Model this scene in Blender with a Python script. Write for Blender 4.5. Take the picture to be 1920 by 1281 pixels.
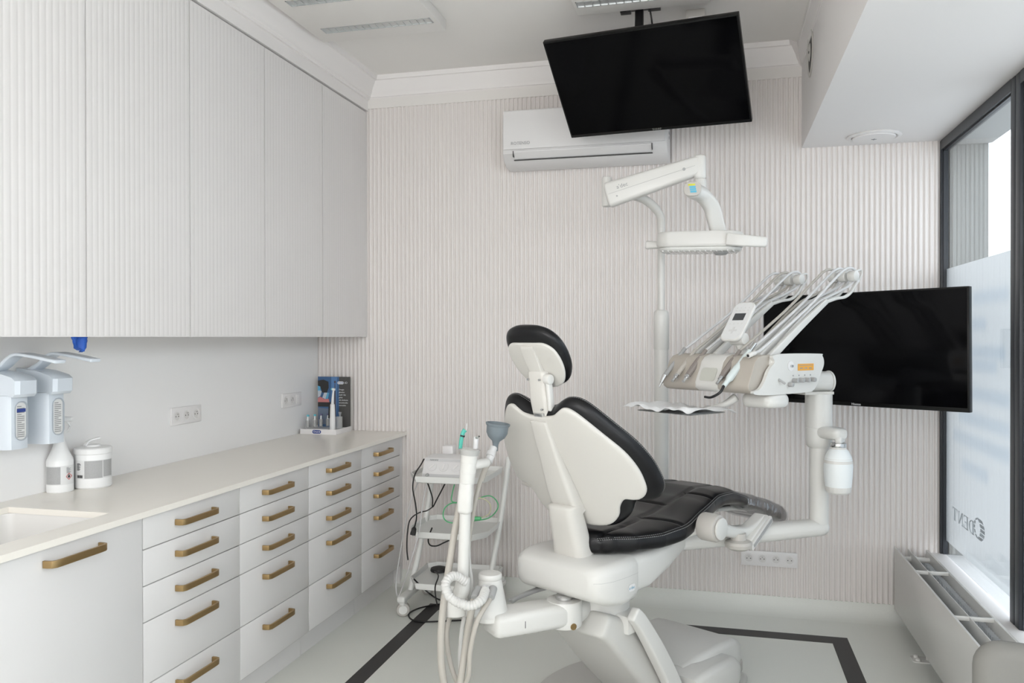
import bpy, bmesh, math, random
from mathutils import Vector, Matrix, Quaternion
random.seed(4)
scene = bpy.context.scene
for o in list(bpy.data.objects): bpy.data.objects.remove(o)
COL = scene.collection
V = Vector
PI = math.pi

# ------------------------------------------------------------------ camera
EYE = V((0, 0, 1.5)); FPX = 1529.3
yaw, pitch, roll = math.radians(14.117), math.radians(-.3), math.radians(-.067)
fw = V((-math.sin(yaw)*math.cos(pitch), math.cos(yaw)*math.cos(pitch), math.sin(pitch)))
r0 = V((math.cos(yaw), math.sin(yaw), 0)); u0 = r0.cross(fw)
cr, sr = math.cos(roll), math.sin(roll)
RT = r0*cr+u0*sr; UP = u0*cr-r0*sr
cam_d = bpy.data.cameras.new('camera'); cam = bpy.data.objects.new('camera', cam_d); COL.objects.link(cam)
cam_d.sensor_width = 36; cam_d.sensor_fit = 'HORIZONTAL'; cam_d.lens = FPX*36/1920; cam_d.clip_start = .02; cam_d.clip_end = 200
cam.matrix_world = Matrix(((RT.x, UP.x, -fw.x, 0), (RT.y, UP.y, -fw.y, 0), (RT.z, UP.z, -fw.z, 1.5), (0, 0, 0, 1)))
scene.camera = cam

# ------------------------------------------------------------------ light
scene.view_settings.view_transform = 'Standard'; scene.view_settings.look = 'None'
scene.view_settings.gamma = 1; scene.view_settings.use_curve_mapping = False
scene.view_settings.exposure = 0.17
w = bpy.data.worlds.new('overcast_sky'); scene.world = w; w.use_nodes = True
nt = w.node_tree; bgn = nt.nodes['Background']
tc = nt.nodes.new('ShaderNodeTexCoord'); sp = nt.nodes.new('ShaderNodeSeparateXYZ'); rp = nt.nodes.new('ShaderNodeValToRGB')
nt.links.new(tc.outputs['Generated'], sp.inputs[0]); nt.links.new(sp.outputs['Z'], rp.inputs[0]); nt.links.new(rp.outputs[0], bgn.inputs[0])
rp.color_ramp.elements[0].position = 0.0; rp.color_ramp.elements[0].color = (.90, .94, 1, 1)
rp.color_ramp.elements[1].position = .8; rp.color_ramp.elements[1].color = (.82, .90, 1, 1)
bgn.inputs[1].default_value = 2.9

def area(name, loc, target, sx, sy, power, col):
    d = bpy.data.lights.new(name, 'AREA'); d.shape = 'RECTANGLE'; d.size = sx; d.size_y = sy; d.energy = power; d.color = col
    o = bpy.data.objects.new(name, d); COL.objects.link(o); o.location = loc
    o.rotation_euler = (V(target)-V(loc)).to_track_quat('-Z', 'Z').to_euler()
    return o
area('daylight_street_windows', (1.5, .2, 1.5), (-1, .9, 1.2), 3.2, 2.0, 105, (.97, .98, 1))
area('fill_behind_camera', (-.7, -1.75, 1.75), (-.7, 3, 1.5), 2.6, 1.7, 48, (1, .95, .90))  # added fill lamp behind the camera, outside an unseen opening

# ------------------------------------------------------------------ materials
MATS = {}
def mat(name, col, rough=.5, metal=0, spec=.5, coat=0, trans=0, noise=0, nscale=60, bump=0, alpha=1, ior=1.45, sheen=0):
    if name in MATS: return MATS[name]
    m = bpy.data.materials.new(name); m.use_nodes = True; n = m.node_tree; b = n.nodes['Principled BSDF']
    b.inputs['Base Color'].default_value = (*col, 1); b.inputs['Roughness'].default_value = rough
    b.inputs['Metallic'].default_value = metal; b.inputs['Specular IOR Level'].default_value = spec
    b.inputs['Coat Weight'].default_value = coat; b.inputs['Coat Roughness'].default_value = .08
    b.inputs['Transmission Weight'].default_value = trans; b.inputs['Alpha'].default_value = alpha; b.inputs['IOR'].default_value = ior
    t = n.nodes.new('ShaderNodeTexCoord'); nz = n.nodes.new('ShaderNodeTexNoise'); nz.inputs['Scale'].default_value = nscale; nz.inputs['Detail'].default_value = 4
    n.links.new(t.outputs['Object'], nz.inputs['Vector'])
    if noise:
        r = n.nodes.new('ShaderNodeMix'); r.data_type = 'RGBA'
        r.inputs[6].default_value = (*[c*(1-noise) for c in col], 1); r.inputs[7].default_value = (*[min(1, c*(1+noise)) for c in col], 1)
        n.links.new(nz.outputs[0], r.inputs[0]); n.links.new(r.outputs[2], b.inputs['Base Color'])
    else:
        r = n.nodes.new('ShaderNodeMapRange'); r.inputs[3].default_value = max(.02, rough-.01); r.inputs[4].default_value = min(1, rough+.01)
        n.links.new(nz.outputs[0], r.inputs[0]); n.links.new(r.outputs[0], b.inputs['Roughness'])
    if bump:
        bp = n.nodes.new('ShaderNodeBump'); bp.inputs['Strength'].default_value = bump; bp.inputs['Distance'].default_value = .002
        n.links.new(nz.outputs[0], bp.inputs['Height']); n.links.new(bp.outputs[0], b.inputs['Normal'])
    MATS[name] = m; return m

paint = mat('warm_white_paint', (.80, .77, .735), .7)
ribp = mat('ribbed_panel_white', (.80, .755, .725), .38)
ceilp = mat('ceiling_white', (.87, .845, .81), .8)
soffp = mat('soffit_white', (.80, .772, .755), .75)
crownp = mat('crown_white', (.86, .83, .81), .5)
splash = mat('splashback_white', (.88, .87, .86), .35)
lacq = mat('white_lacquer', (.74, .725, .715), .33)
ribdoor = mat('ribbed_door_white', (.76, .735, .72), .35)
carc = mat('carcass_white', (.66, .64, .62), .6)
worktop = mat('worktop_cream', (.86, .82, .75), .28, noise=.01, nscale=300)
edgem = mat('worktop_edge', (.68, .63, .56), .4)
sinkm = mat('sink_composite', (.76, .745, .72), .35)
brass = mat('brushed_brass', (.42, .29, .14), .33, metal=1)
floorm = mat('sheet_vinyl', (.74, .75, .70), .42, noise=.035, nscale=220)
blackvinyl = mat('black_vinyl_strip', (.035, .033, .033), .5, noise=.15, nscale=300)
framem = mat('anthracite_frame', (.028, .031, .037), .38)
plast = mat('unit_white_plastic', (.66, .65, .62), .28)
plast2 = mat('unit_cream_plastic', (.62, .60, .56), .4)
greyp = mat('warm_grey_plastic', (.50, .475, .44), .42)
dgrey = mat('mid_grey_plastic', (.36, .36, .355), .4)
taupe = mat('taupe_silicone', (.44, .40, .35), .5)
metalp = mat('satin_steel', (.62, .62, .62), .25, metal=1)
castp = mat('cast_base_grey', (.56, .55, .52), .45)
leather = mat('black_leather', (.006, .006, .007), .3, spec=.36, bump=.15, nscale=500)
stitch = mat('grey_thread', (.42, .42, .42), .8)
seamm = mat('seam_black', (.006, .006, .006), .5)
blk = mat('black_plastic', (.012, .012, .013), .35)
blkrub = mat('black_rubber', (.015, .014, .014), .5)
hosem = mat('beige_hose', (.46, .43, .385), .55)
hose2 = mat('pale_grey_hose', (.60, .59, .565), .5)
tubem = mat('light_grey_tube', (.62, .615, .61), .4)
screenm = mat('black_screen', (.002, .002, .0025), .1, spec=.14)
bezel = mat('tv_bezel', (.006, .006, .006), .3, spec=.25)
txtg = mat('grey_print', (.30, .30, .30), .6)
txtd = mat('dark_print', (.05, .05, .05), .6)
txtw = mat('white_print', (.8, .8, .8), .6)
txtb = mat('blue_print', (.03, .06, .25), .6)
bluelog = mat('pale_blue_print', (.10, .30, .42), .5)
wcart = mat('cart_white', (.80, .80, .77), .3)
socketp = mat('socket_white', (.82, .80, .79), .3)
holem = mat('socket_hole', (.03, .03, .03), .6)
wellm = mat('socket_well', (.72, .70, .68), .4)
bottlep = mat('white_bottle', (.82, .82, .81), .3)
radm = mat('radiator_white', (.72, .71, .68), .22)
radin = mat('radiator_inner', (.62, .65, .67), .45)
glovem = mat('blue_nitrile', (.015, .09, .42), .5, bump=.4, nscale=90)
teal = mat('teal_plastic', (.08, .42, .34), .35)
funnelm = mat('grey_blue_funnel', (.17, .20, .22), .45)
greent = mat('green_tube', (.12, .50, .22), .35)
paperm = mat('crepe_paper', (.86, .86, .86), .8, bump=.6, nscale=250)
orange = mat('orange_label', (.75, .36, .06), .5)
dispm = mat('dispenser_white', (.66, .71, .76), .35)
dispg = mat('dispenser_grey', (.42, .46, .50), .3)
labelm = mat('printed_label', (.72, .72, .71), .6)
labelg = mat('grey_text_block', (.40, .40, .395), .7, noise=.35, nscale=900)
stoolm = mat('grey_upholstery', (.19, .185, .17), .75)
bristle = mat('brush_blue', (.15, .55, .65), .5)
facade = mat('outside_facade_grey', (.25, .26, .25), .7)
facade2 = mat('outside_soffit', (.42, .42, .41), .8)
pave = mat('pavement', (.62, .62, .62), .85, noise=.08, nscale=4)
clearp = mat('clear_plastic', (.85, .85, .84), .12, trans=.75, ior=1.3)
lcdm = mat('lcd_dark', (.06, .065, .07), .2)
padbtn = mat('keypad_print', (.62, .62, .61), .5)
padm = mat('keypad_membrane', (.74, .745, .745), .25)
windowpad = mat('grey_green_mat', (.52, .52, .47), .6)
louvm = mat('louvre_aluminium', (.62, .64, .64), .3, metal=.8)
lblue = mat('switch_blue', (.10, .45, .62), .4); lyel = mat('switch_yellow', (.60, .62, .04), .4)

def special(name, build):
    m = bpy.data.materials.new(name); m.use_nodes = True; n = m.node_tree; n.nodes.clear()
    out = n.nodes.new('ShaderNodeOutputMaterial'); n.links.new(build(n), out.inputs[0]); MATS[name] = m; return m
def glass_b(n):
    mx = n.nodes.new('ShaderNodeMixShader'); a = n.nodes.new('ShaderNodeBsdfTransparent'); g = n.nodes.new('ShaderNodeBsdfGlossy')
    a.inputs[0].default_value = (.93, .95, .95, 1); g.inputs['Roughness'].default_value = .02
    lw = n.nodes.new('ShaderNodeLayerWeight'); pw = n.nodes.new('ShaderNodeMath'); pw.operation = 'POWER'; pw.inputs[1].default_value = 5
    ad = n.nodes.new('ShaderNodeMath'); ad.operation = 'MULTIPLY_ADD'; ad.inputs[1].default_value = .85; ad.inputs[2].default_value = .04
    n.links.new(lw.outputs['Facing'], pw.inputs[0]); n.links.new(pw.outputs[0], ad.inputs[0])
    n.links.new(ad.outputs[0], mx.inputs[0]); n.links.new(a.outputs[0], mx.inputs[1]); n.links.new(g.outputs[0], mx.inputs[2]); return mx.outputs[0]
glassm = special('window_glass', glass_b)
def wrap_b(n):
    mx = n.nodes.new('ShaderNodeMixShader'); a = n.nodes.new('ShaderNodeBsdfTransparent'); g = n.nodes.new('ShaderNodeBsdfGlossy')
    a.inputs[0].default_value = (.95, .95, .95, 1); g.inputs['Roughness'].default_value = .12; g.inputs[0].default_value = (.9, .9, .92, 1)
    t = n.nodes.new('ShaderNodeTexCoord'); nz = n.nodes.new('ShaderNodeTexNoise'); nz.inputs['Scale'].default_value = 11; nz.inputs['Detail'].default_value = 3; nz.inputs['Distortion'].default_value = 1.5
    bp = n.nodes.new('ShaderNodeBump'); bp.inputs['Strength'].default_value = 1; bp.inputs['Distance'].default_value = .012
    n.links.new(t.outputs['Object'], nz.inputs['Vector']); n.links.new(nz.outputs[0], bp.inputs['Height']); n.links.new(bp.outputs[0], g.inputs['Normal'])
    mx.inputs[0].default_value = .34
    n.links.new(a.outputs[0], mx.inputs[1]); n.links.new(g.outputs[0], mx.inputs[2]); return mx.outputs[0]
wrapm = special('clear_wrap', wrap_b)
def film_b(n):
    mx = n.nodes.new('ShaderNodeMixShader'); a = n.nodes.new('ShaderNodeBsdfTranslucent'); g = n.nodes.new('ShaderNodeBsdfDiffuse')
    t = n.nodes.new('ShaderNodeTexCoord'); sx = n.nodes.new('ShaderNodeSeparateXYZ'); n.links.new(t.outputs['Object'], sx.inputs[0])
    def mth(op, p, q=None):
        m = n.nodes.new('ShaderNodeMath'); m.operation = op
        for k, v in enumerate((p, q)):
            if v is None: continue
            if isinstance(v, (int, float)): m.inputs[k].default_value = v
            else: n.links.new(v, m.inputs[k])
        return m.outputs[0]
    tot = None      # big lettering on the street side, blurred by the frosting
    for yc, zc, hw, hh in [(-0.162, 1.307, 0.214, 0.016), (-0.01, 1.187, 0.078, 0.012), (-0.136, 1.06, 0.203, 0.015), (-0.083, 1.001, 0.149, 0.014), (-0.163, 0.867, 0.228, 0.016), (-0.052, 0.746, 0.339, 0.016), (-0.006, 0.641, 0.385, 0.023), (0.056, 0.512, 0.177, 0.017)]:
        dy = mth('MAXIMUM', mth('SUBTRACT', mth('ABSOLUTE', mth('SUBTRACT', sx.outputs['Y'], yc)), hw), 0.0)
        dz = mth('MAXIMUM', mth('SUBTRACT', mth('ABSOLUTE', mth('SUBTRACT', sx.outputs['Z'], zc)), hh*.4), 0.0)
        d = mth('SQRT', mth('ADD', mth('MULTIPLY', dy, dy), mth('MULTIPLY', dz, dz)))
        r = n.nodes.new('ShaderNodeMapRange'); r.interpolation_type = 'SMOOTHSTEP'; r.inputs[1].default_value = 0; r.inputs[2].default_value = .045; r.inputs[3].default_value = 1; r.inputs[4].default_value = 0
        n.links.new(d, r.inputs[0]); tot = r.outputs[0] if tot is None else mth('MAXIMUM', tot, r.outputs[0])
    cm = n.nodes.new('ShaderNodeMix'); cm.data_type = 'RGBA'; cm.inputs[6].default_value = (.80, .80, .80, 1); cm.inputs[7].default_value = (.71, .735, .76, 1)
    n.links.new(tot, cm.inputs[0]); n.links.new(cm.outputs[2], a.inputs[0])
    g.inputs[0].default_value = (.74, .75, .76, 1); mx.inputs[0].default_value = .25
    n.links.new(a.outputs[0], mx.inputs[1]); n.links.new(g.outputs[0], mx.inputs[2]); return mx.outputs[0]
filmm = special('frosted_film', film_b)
def glow_b(n):
    e = n.nodes.new('ShaderNodeBsdfTranslucent'); e.inputs[0].default_value = (.5, .53, .55, 1); return e.outputs[0]
shadm = special('lettering_seen_through_film', glow_b)
logom = special('cut_out_film', lambda n: (lambda b: (b.inputs[0].__setattr__('default_value', (.58, .62, .64, 1)), b.outputs[0])[1])(n.nodes.new('ShaderNodeBsdfTranslucent')))

# ------------------------------------------------------------------ building helpers
ROOTM = {}
def thing(name, label, cat, loc=(0, 0, 0), rot=0, group=None, kind=None):
    o = bpy.data.objects.new(name, None); COL.objects.link(o); o.empty_display_size = .1
    o.location = loc; o.rotation_euler = (0, 0, rot)
    if label: o['label'] = label
    if cat: o['category'] = cat
    if group: o['group'] = group
    if kind: o['kind'] = kind
    ROOTM[o.name] = Matrix.Translation(V(loc)) @ Matrix.Rotation(rot, 4, 'Z'); return o
def part(name, bm, m, parent=None, smooth=35, label=None, cat=None, group=None, kind=None):
    M = ROOTM.get(parent.name) if parent else None
    if M is None and parent is None:
        # a thing that is one mesh: origin at the middle of its base
        xs = [v.co for v in bm.verts]; mn = [min(c[i] for c in xs) for i in range(3)]; mx = [max(c[i] for c in xs) for i in range(3)]
        M = Matrix.Translation(V(((mn[0]+mx[0])/2, (mn[1]+mx[1])/2, mn[2])))
    bm.transform(M.inverted()); bmesh.ops.recalc_face_normals(bm, faces=bm.faces)
    me = bpy.data.meshes.new(name); bm.to_mesh(me); bm.free()
    for p in me.polygons: p.use_smooth = True
    me.set_sharp_from_angle(angle=math.radians(smooth))
    o = bpy.data.objects.new(name, me); COL.objects.link(o); me.materials.append(m)
    if parent: o.parent = parent
    else: o.matrix_world = M
    ROOTM[o.name] = M
    if label: o['label'] = label
    if cat: o['category'] = cat
    if group: o['group'] = group
    if kind: o['kind'] = kind
    return o
def struct(name, bm, m, parent=None, smooth=35): return part(name, bm, m, parent, smooth, kind=None if parent else 'structure')
def NB(): return bmesh.new()
def merge(bm, t, M=None):
    if M is not None: t.transform(M)
    mp = [bm.verts.new(v.co) for v in t.verts]
    t.verts.index_update()
    for f in t.faces:
        try: bm.faces.new([mp[v.index] for v in f.verts])
        except ValueError: pass
    t.free()
def box(bm, x0, x1, y0, y1, z0, z1, bev=0, M=None, seg=2):
    t = bmesh.new(); bmesh.ops.create_cube(t, size=1)
    for v in t.verts: v.co = V(((x0+x1)/2+v.co.x*(x1-x0), (y0+y1)/2+v.co.y*(y1-y0), (z0+z1)/2+v.co.z*(z1-z0)))
    if bev: bmesh.ops.bevel(t, geom=list(t.edges), offset=bev, segments=seg, affect='EDGES', profile=.5)
    merge(bm, t, M); return bm
def B(*a, **k): return box(NB(), *a, **k)
def loft(bm, rings, cap=True, closed=False, cyc=True):
    R = [[bm.verts.new(p) for p in r] for r in rings]; n = len(R[0])
    for i in range(len(R)-(0 if closed else 1)):
        a, b = R[i], R[(i+1) % len(R)]
        for j in range(n if cyc else n-1):
            k = (j+1) % n
            bm.faces.new((a[j], a[k], b[k], b[j]))
    if cap and not closed: bm.faces.new(R[0]); bm.faces.new(R[-1])
    return bm
def smoothpts(pts, n=6):
    P = [V(p) for p in pts]
    if len(P) < 3: return P
    out = []
    for i in range(len(P)-1):
        p0 = P[i-1] if i else P[i]*2-P[i+1]; p1, p2 = P[i], P[i+1]; p3 = P[i+2] if i+2 < len(P) else P[i+1]*2-P[i]
        for k in range(n):
            t = k/n; out.append(.5*((2*p1)+(p2-p0)*t+(2*p0-5*p1+4*p2-p3)*t*t+(3*p1-p0-3*p2+p3)*t**3))
    out.append(P[-1]); return out
def frames(P):
    T = [(P[min(i+1, len(P)-1)]-P[max(i-1, 0)]).normalized() for i in range(len(P))]
    ref = V((0, 0, 1)) if abs(T[0].z) < .9 else V((1, 0, 0))
    a = (ref-T[0]*ref.dot(T[0])).normalized(); out = []
    for i, t in enumerate(T):
        a = (a-t*a.dot(t)); a = a.normalized() if a.length > 1e-6 else t.orthogonal().normalized()
        out.append((t, a, t.cross(a)))
    return out
def tube(bm, pts, r, seg=10, sm=6, corr=0):
    P = smoothpts(pts, sm) if sm else [V(p) for p in pts]
    if corr:      # corrugated hose: resample evenly
        L = [0]
        for i in range(1, len(P)): L.append(L[-1]+(P[i]-P[i-1]).length)
        n = int(L[-1]/corr*4); Q = []
        for k in range(n+1):
            s = L[-1]*k/n; i = max(j for j in range(len(L)) if L[j] <= s+1e-9); i = min(i, len(P)-2)
            Q.append(P[i].lerp(P[i+1], (s-L[i])/max(1e-9, L[i+1]-L[i])))
        P = Q
    F = frames(P); rings = []
    for i, p in enumerate(P):
        f = i/(len(P)-1)
        rr = r if not isinstance(r, (list, tuple)) else r[0]+(r[-1]-r[0])*f if len(r) == 2 else r[min(len(r)-1, int(f*(len(r)-1)+.5))]
        if corr: rr *= (1.06 if (i//2) % 2 else .93)
        _, a, b = F[i]; rings.append([p+(a*math.cos(2*PI*j/seg)+b*math.sin(2*PI*j/seg))*rr for j in range(seg)])
    return loft(bm, rings)
def rrect(w, h, r, n=4):
    o = []
    for cx, cy, a in ((w/2-r, h/2-r, 0), (-w/2+r, h/2-r, PI/2), (-w/2+r, -h/2+r, PI), (w/2-r, -h/2+r, 1.5*PI)):
        for k in range(n+1):
            t = a+PI/2*k/n; o.append((cx+r*math.cos(t), cy+r*math.sin(t)))
    return o
def bar(bm, pts, ws, hs, rad=.4, up=(0, 0, 1), sm=6, endr=.5):
    """rounded-rectangle section swept along pts; ws sideways widths, hs heights (lists)"""
    P = smoothpts(pts, sm) if sm else [V(p) for p in pts]; N = len(P)
    def val(L, f):
        if not isinstance(L, (list, tuple)): return L
        x = f*(len(L)-1); i = min(int(x), len(L)-2); return L[i]+(L[i+1]-L[i])*(x-i)
    T = [(P[min(i+1, N-1)]-P[max(i-1, 0)]).normalized() for i in range(N)]
    def ring(p, t, f, s=1):
        sd = t.cross(V(up)).normalized(); uu = sd.cross(t).normalized()
        W, Hh = val(ws, f)*s, val(hs, f)*s
        return [p+sd*x+uu*y for x, y in rrect(W, Hh, min(W, Hh)*rad)]
    rings = []
    e = min(val(ws, 0), val(hs, 0))*endr*.5
    if endr:
        for q in (0, .15, .5): rings.append(ring(P[0]-T[0]*e*(1-q)*1.0, T[0], 0, math.sqrt(max(0.0, 1-(1-q)**2))*.55+.45 if q else .45))
    for i, p in enumerate(P): rings.append(ring(p, T[i], i/(N-1)))
    if endr:
        e = min(val(ws, 1), val(hs, 1))*endr*.5
        for q in (.5, .15, 0): rings.append(ring(P[-1]+T[-1]*e*(1-q), T[-1], 1, math.sqrt(max(0.0, 1-(1-q)**2))*.55+.45 if q else .45))
    return loft(bm, rings)
def lathe(bm, prof, o=(0, 0, 0), ax=(0, 0, 1), seg=28, cap=True):
    o = V(o); ax = V(ax).normalized(); a = ax.orthogonal().normalized(); b = ax.cross(a)
    return loft(bm, [[o+ax*z+(a*math.cos(2*PI*j/seg)+b*math.sin(2*PI*j/seg))*max(r, 1e-4) for j in range(seg)] for r, z in prof], cap)
def cyl(bm, a, b, r, seg=24, bev=0):
    a, b = V(a), V(b); L = (b-a).length
    pr = [(r, 0), (r, L)] if not bev else [(r-bev, 0), (r-bev*.3, bev*.3), (r, bev), (r, L-bev), (r-bev*.3, L-bev*.3), (r-bev, L)]
    return lathe(bm, pr, a, b-a, seg)
def prism(bm, pts, f0, f1, bev=0):
    """polygon pts mapped by f0 and f1 to the two faces"""
    a = [bm.verts.new(f0(*p)) for p in pts]; b = [bm.verts.new(f1(*p)) for p in pts]; n = len(pts)
    bm.faces.new(a); bm.faces.new(b[::-1])
    for j in range(n): bm.faces.new((a[j], b[j], b[(j+1) % n], a[(j+1) % n]))
    return bm
def spline2(pts, n=5, closed=True):
    P = [V((p[0], p[1], 0)) for p in pts]; N = len(P); out = []
    for i in range(N if closed else N-1):
        p0, p1, p2, p3 = P[(i-1) % N], P[i], P[(i+1) % N], P[(i+2) % N]
        for k in range(n):
            t = k/n; q = .5*((2*p1)+(p2-p0)*t+(2*p0-5*p1+4*p2-p3)*t*t+(3*p1-p0-3*p2+p3)*t**3); out.append((q.x, q.y))
    return out
def pillow(bm, out, c, top, bot, fn, edge=.3, rings=7, flat=0):
    """closed cushion/shell: outline 'out' round centre c; thickness towards top and bot; fn(x, y, offset) -> world"""
    c = V((c[0], c[1])); O = [V(p) for p in out]
    def layer(rho, off): return [fn(*(c+(p-c)*rho), off(c+(p-c)*rho) if callable(off) else off) for p in O]
    R = []
    for s, th in ((1, top), (-1, bot)):
        seq = []
        for k in range(rings+1):
            a = PI/2*k/rings; rho = 1-edge*(1-math.cos(a)); seq.append((rho, s*th*math.sin(a)))
        for rho in (.8*(1-edge), .55*(1-edge), .3*(1-edge), .08*(1-edge)): seq.append((rho, s*th))
        R.append(seq)
    full = [layer(a, b) for a, b in R[0][::-1]]+[layer(a, b) for a, b in R[1][1:]]
    return loft(bm, full)
def text(bm, s, size, M, ext=.0006, align='CENTER', sx=1):
    cu = bpy.data.curves.new('t', 'FONT'); cu.body = s; cu.size = size; cu.extrude = ext; cu.align_x = align; cu.align_y = 'CENTER'; cu.resolution_u = 3
    o = bpy.data.objects.new('t', cu); COL.objects.link(o)
    dg = bpy.context.evaluated_depsgraph_get(); me = o.evaluated_get(dg).to_mesh()
    t = bmesh.new(); t.from_mesh(me); o.evaluated_get(dg).to_mesh_clear()
    bpy.data.objects.remove(o); bpy.data.curves.remove(cu)
    for v in t.verts: v.co.x *= sx
    merge(bm, t, M); return bm
def basis(o, x, y, z=None):
    x = V(x).normalized(); y = V(y).normalized(); z = V(z).normalized() if z is not None else x.cross(y).normalized(); o = V(o)
    return Matrix(((x.x, y.x, z.x, o.x), (x.y, y.y, z.y, o.y), (x.z, y.z, z.z, o.z), (0, 0, 0, 1)))
def copy_tree(o, parent=None):
    c = o.copy(); COL.objects.link(c)
    if parent: c.parent = parent
    for ch in [q for q in ALLOBJ(o)]: copy_tree(ch, c)
    return c
def ALLOBJ(o): return [q for q in bpy.data.objects if q.parent == o]
def at(px, py, X=None, Y=None, Z=None, D=None):
    d = fw+RT*((px-960)/FPX)-UP*((py-640.5)/FPX)
    t = D if D is not None else (X-EYE.x)/d.x if X is not None else (Y-EYE.y)/d.y if Y is not None else (Z-EYE.z)/d.z
    return EYE+d*t
def P3(L, D): return [at(*p, D=D) if len(p) == 2 else at(p[0], p[1], D=p[2]) for p in L]

# ------------------------------------------------------------------ room shell
WY = 4.67; LX = -2.43; RX = 1.123; CZ = 3.09; SX = .443; SZ = 2.52
struct('floor', B(LX-.1, 1.25, -1.7, WY+.1, -.1, 0), floorm)
box_ = NB()
for a in ((-1.566, -1.487, -.5, 4.335), (-1.487, .628, 4.243, 4.335), (.548, .628, -.5, 4.243)): box(box_, a[0], a[1], a[2], a[3], -.002, .0012)
struct('trim_1', box_, blackvinyl)
struct('wall_left', B(LX-.12, LX, -1.7, WY+.1, 0, CZ+.1), splash)
struct('ceiling', B(LX-.12, SX+.02, -1.7, WY+.1, CZ, CZ+.12), ceilp)
bm = NB(); box(bm, SX, RX+.12, -1.7, WY+.1, SZ, CZ+.12); struct('wall_bulkhead', bm, soffp)
# ribbed far wall
def ribs(bm, L, prof_h, pitch=.0265, gap=.007, f=lambda u, d, z: V((u, d, z)), z0=0, z1=1, seg=6):
    n = max(1, round(L/pitch)); p = L/n; line = [(0, 0)]
    for i in range(n):
        u = i*p; line.append((u+gap/2, 0))
        for k in range(1, seg):
            a = PI*k/seg; line.append((u+p/2-(p-gap)/2*math.cos(a), prof_h*math.sin(a)))
        line.append((u+p-gap/2, 0))
    line.append((L, 0))
    lo = [bm.verts.new(f(u, d, z0)) for u, d in line]; hi = [bm.verts.new(f(u, d, z1)) for u, d in line]
    for i in range(len(line)-1): bm.faces.new((lo[i], lo[i+1], hi[i+1], hi[i]))
    t = bm.verts.new(f(L, -.004, z0)); t2 = bm.verts.new(f(L, -.004, z1)); s = bm.verts.new(f(0, -.004, z0)); s2 = bm.verts.new(f(0, -.004, z1))
    bm.faces.new([s]+lo+[t]); bm.faces.new([s2]+hi+[t2])
    return bm
bm = NB(); ribs(bm, RX-LX, .0085, f=lambda u, d, z: V((LX+u, WY-.002-d, z)), z0=.082, z1=2.905)
box(bm, LX-.1, RX+.08, WY, WY+.12, 0, CZ+.1)
struct('wall_far', bm, ribp, smooth=50)
struct('trim_2', B(LX, SX, WY-.014, WY+.001, 2.905, 2.965), paint)
# coved vinyl skirting
cov = [(0, .084), (.010, .084), (.013, .06), (.022, .035), (.042, .013), (.07, .003), (.10, -.0005), (0, -.0005)]
bm = NB(); loft(bm, [[V((x, WY-d, z)) for d, z in cov] for x in (LX, RX)]); struct('baseboard_far', bm, floorm)
bm = NB(); loft(bm, [[V((RX-d, y, z)) for d, z in cov] for y in (-1.6, WY)]); struct('baseboard_right', bm, floorm)
# crown mouldings
crown = [(0, 2.957), (.010, 2.957), (.012, 2.970), (.018, 2.974), (.020, 2.986), (.026, 2.994), (.036, 3.024), (.052, 3.052), (.056, 3.062), (.066, 3.064), (.070, 3.09), (0, 3.09)]
bm = NB(); loft(bm, [[V((x-d*s, WY-d, z)) for d, z in crown] for x, s in ((-2.085, -1.25), (SX, 1))]); struct('trim_3', bm, crownp)
bm = NB(); loft(bm, [[V((-2.085+d*1.25, y-d*s, z)) for d, z in crown] for y, s in ((-1.6, 0), (WY, 1))]); struct('trim_4', bm, crownp)
bm = NB(); loft(bm, [[V((SX-d*.35, y-d*s, z)) for d, z in crown] for y, s in ((-1.6, 0), (WY, .35))]); struct('trim_5', bm, crownp)
struct('trim_6', B(LX, -2.084, -1.6, WY-.002, 2.893, 3.088), crownp)
# unseen rear wall; the window opening is added to admit the fill lamp
bm = NB(); box(bm, LX-.1, -2.0, -1.7, -1.6, 0, CZ); box(bm, .6, RX+.1, -1.7, -1.6, 0, CZ); box(bm, -2.0, .6, -1.7, -1.6, 0, .9); box(bm, -2.0, .6, -1.7, -1.6, 2.6, CZ)
struct('wall_rear', bm, paint)
# right wall: parapet, glazing
bm = NB(); box(bm, RX, RX+.12, -1.7, WY+.1, 0, .34); box(bm, RX, RX+.12, -1.7, -1.2, .34, SZ); struct('wall_right', bm, paint)
struct('trim_7', B(1.07, 1.235, -1.2, WY, .34, .372, bev=.003), soffp)
def window(name, y0, y1, jw=.05):
    r = thing(name, None, None, (1.16, (y0+y1)/2, .37), kind='structure')
    bm = NB(); a0, a1 = 1.124, 1.163
    for yy0, yy1 in ((y0, y0+.05), (y1-jw, y1)):
        box(bm, a0, a1, yy0, yy1, .372, SZ-.003, bev=.003)
        box(bm, a0+.012, a1-.004, yy0-(.006 if yy0 > y0 else 0), yy1+(.010 if yy0 == y0 else 0), .372, SZ-.003)
    box(bm, a0, a1, y0+.049, y1-jw+.001, SZ-.052, SZ-.003); box(bm, a0+.012, a1-.004, y0+.049, y1-jw+.001, SZ-.060, SZ-.0525)
    part('window_frame', bm, framem, r)
    part('pane', B(1.142, 1.148, y0+.045, y1-jw+.005, .38, SZ-.045), glassm, r)
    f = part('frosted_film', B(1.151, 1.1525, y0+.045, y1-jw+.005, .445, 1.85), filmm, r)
    return r
w1 = window('window_1', 3.56, WY-.003, .022); window('window_2', 2.0, 3.555); window('window_3', .42, 1.995); window('window_4', -1.2, .415)
# lettering cut into the film, reading from the street side
def stroke(bm, pts, X): prism(bm, pts, lambda u, z: V((X, u, z)), lambda u, z: V((X-.0016, u, z)))
bm = NB(); X = 1.1505
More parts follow.
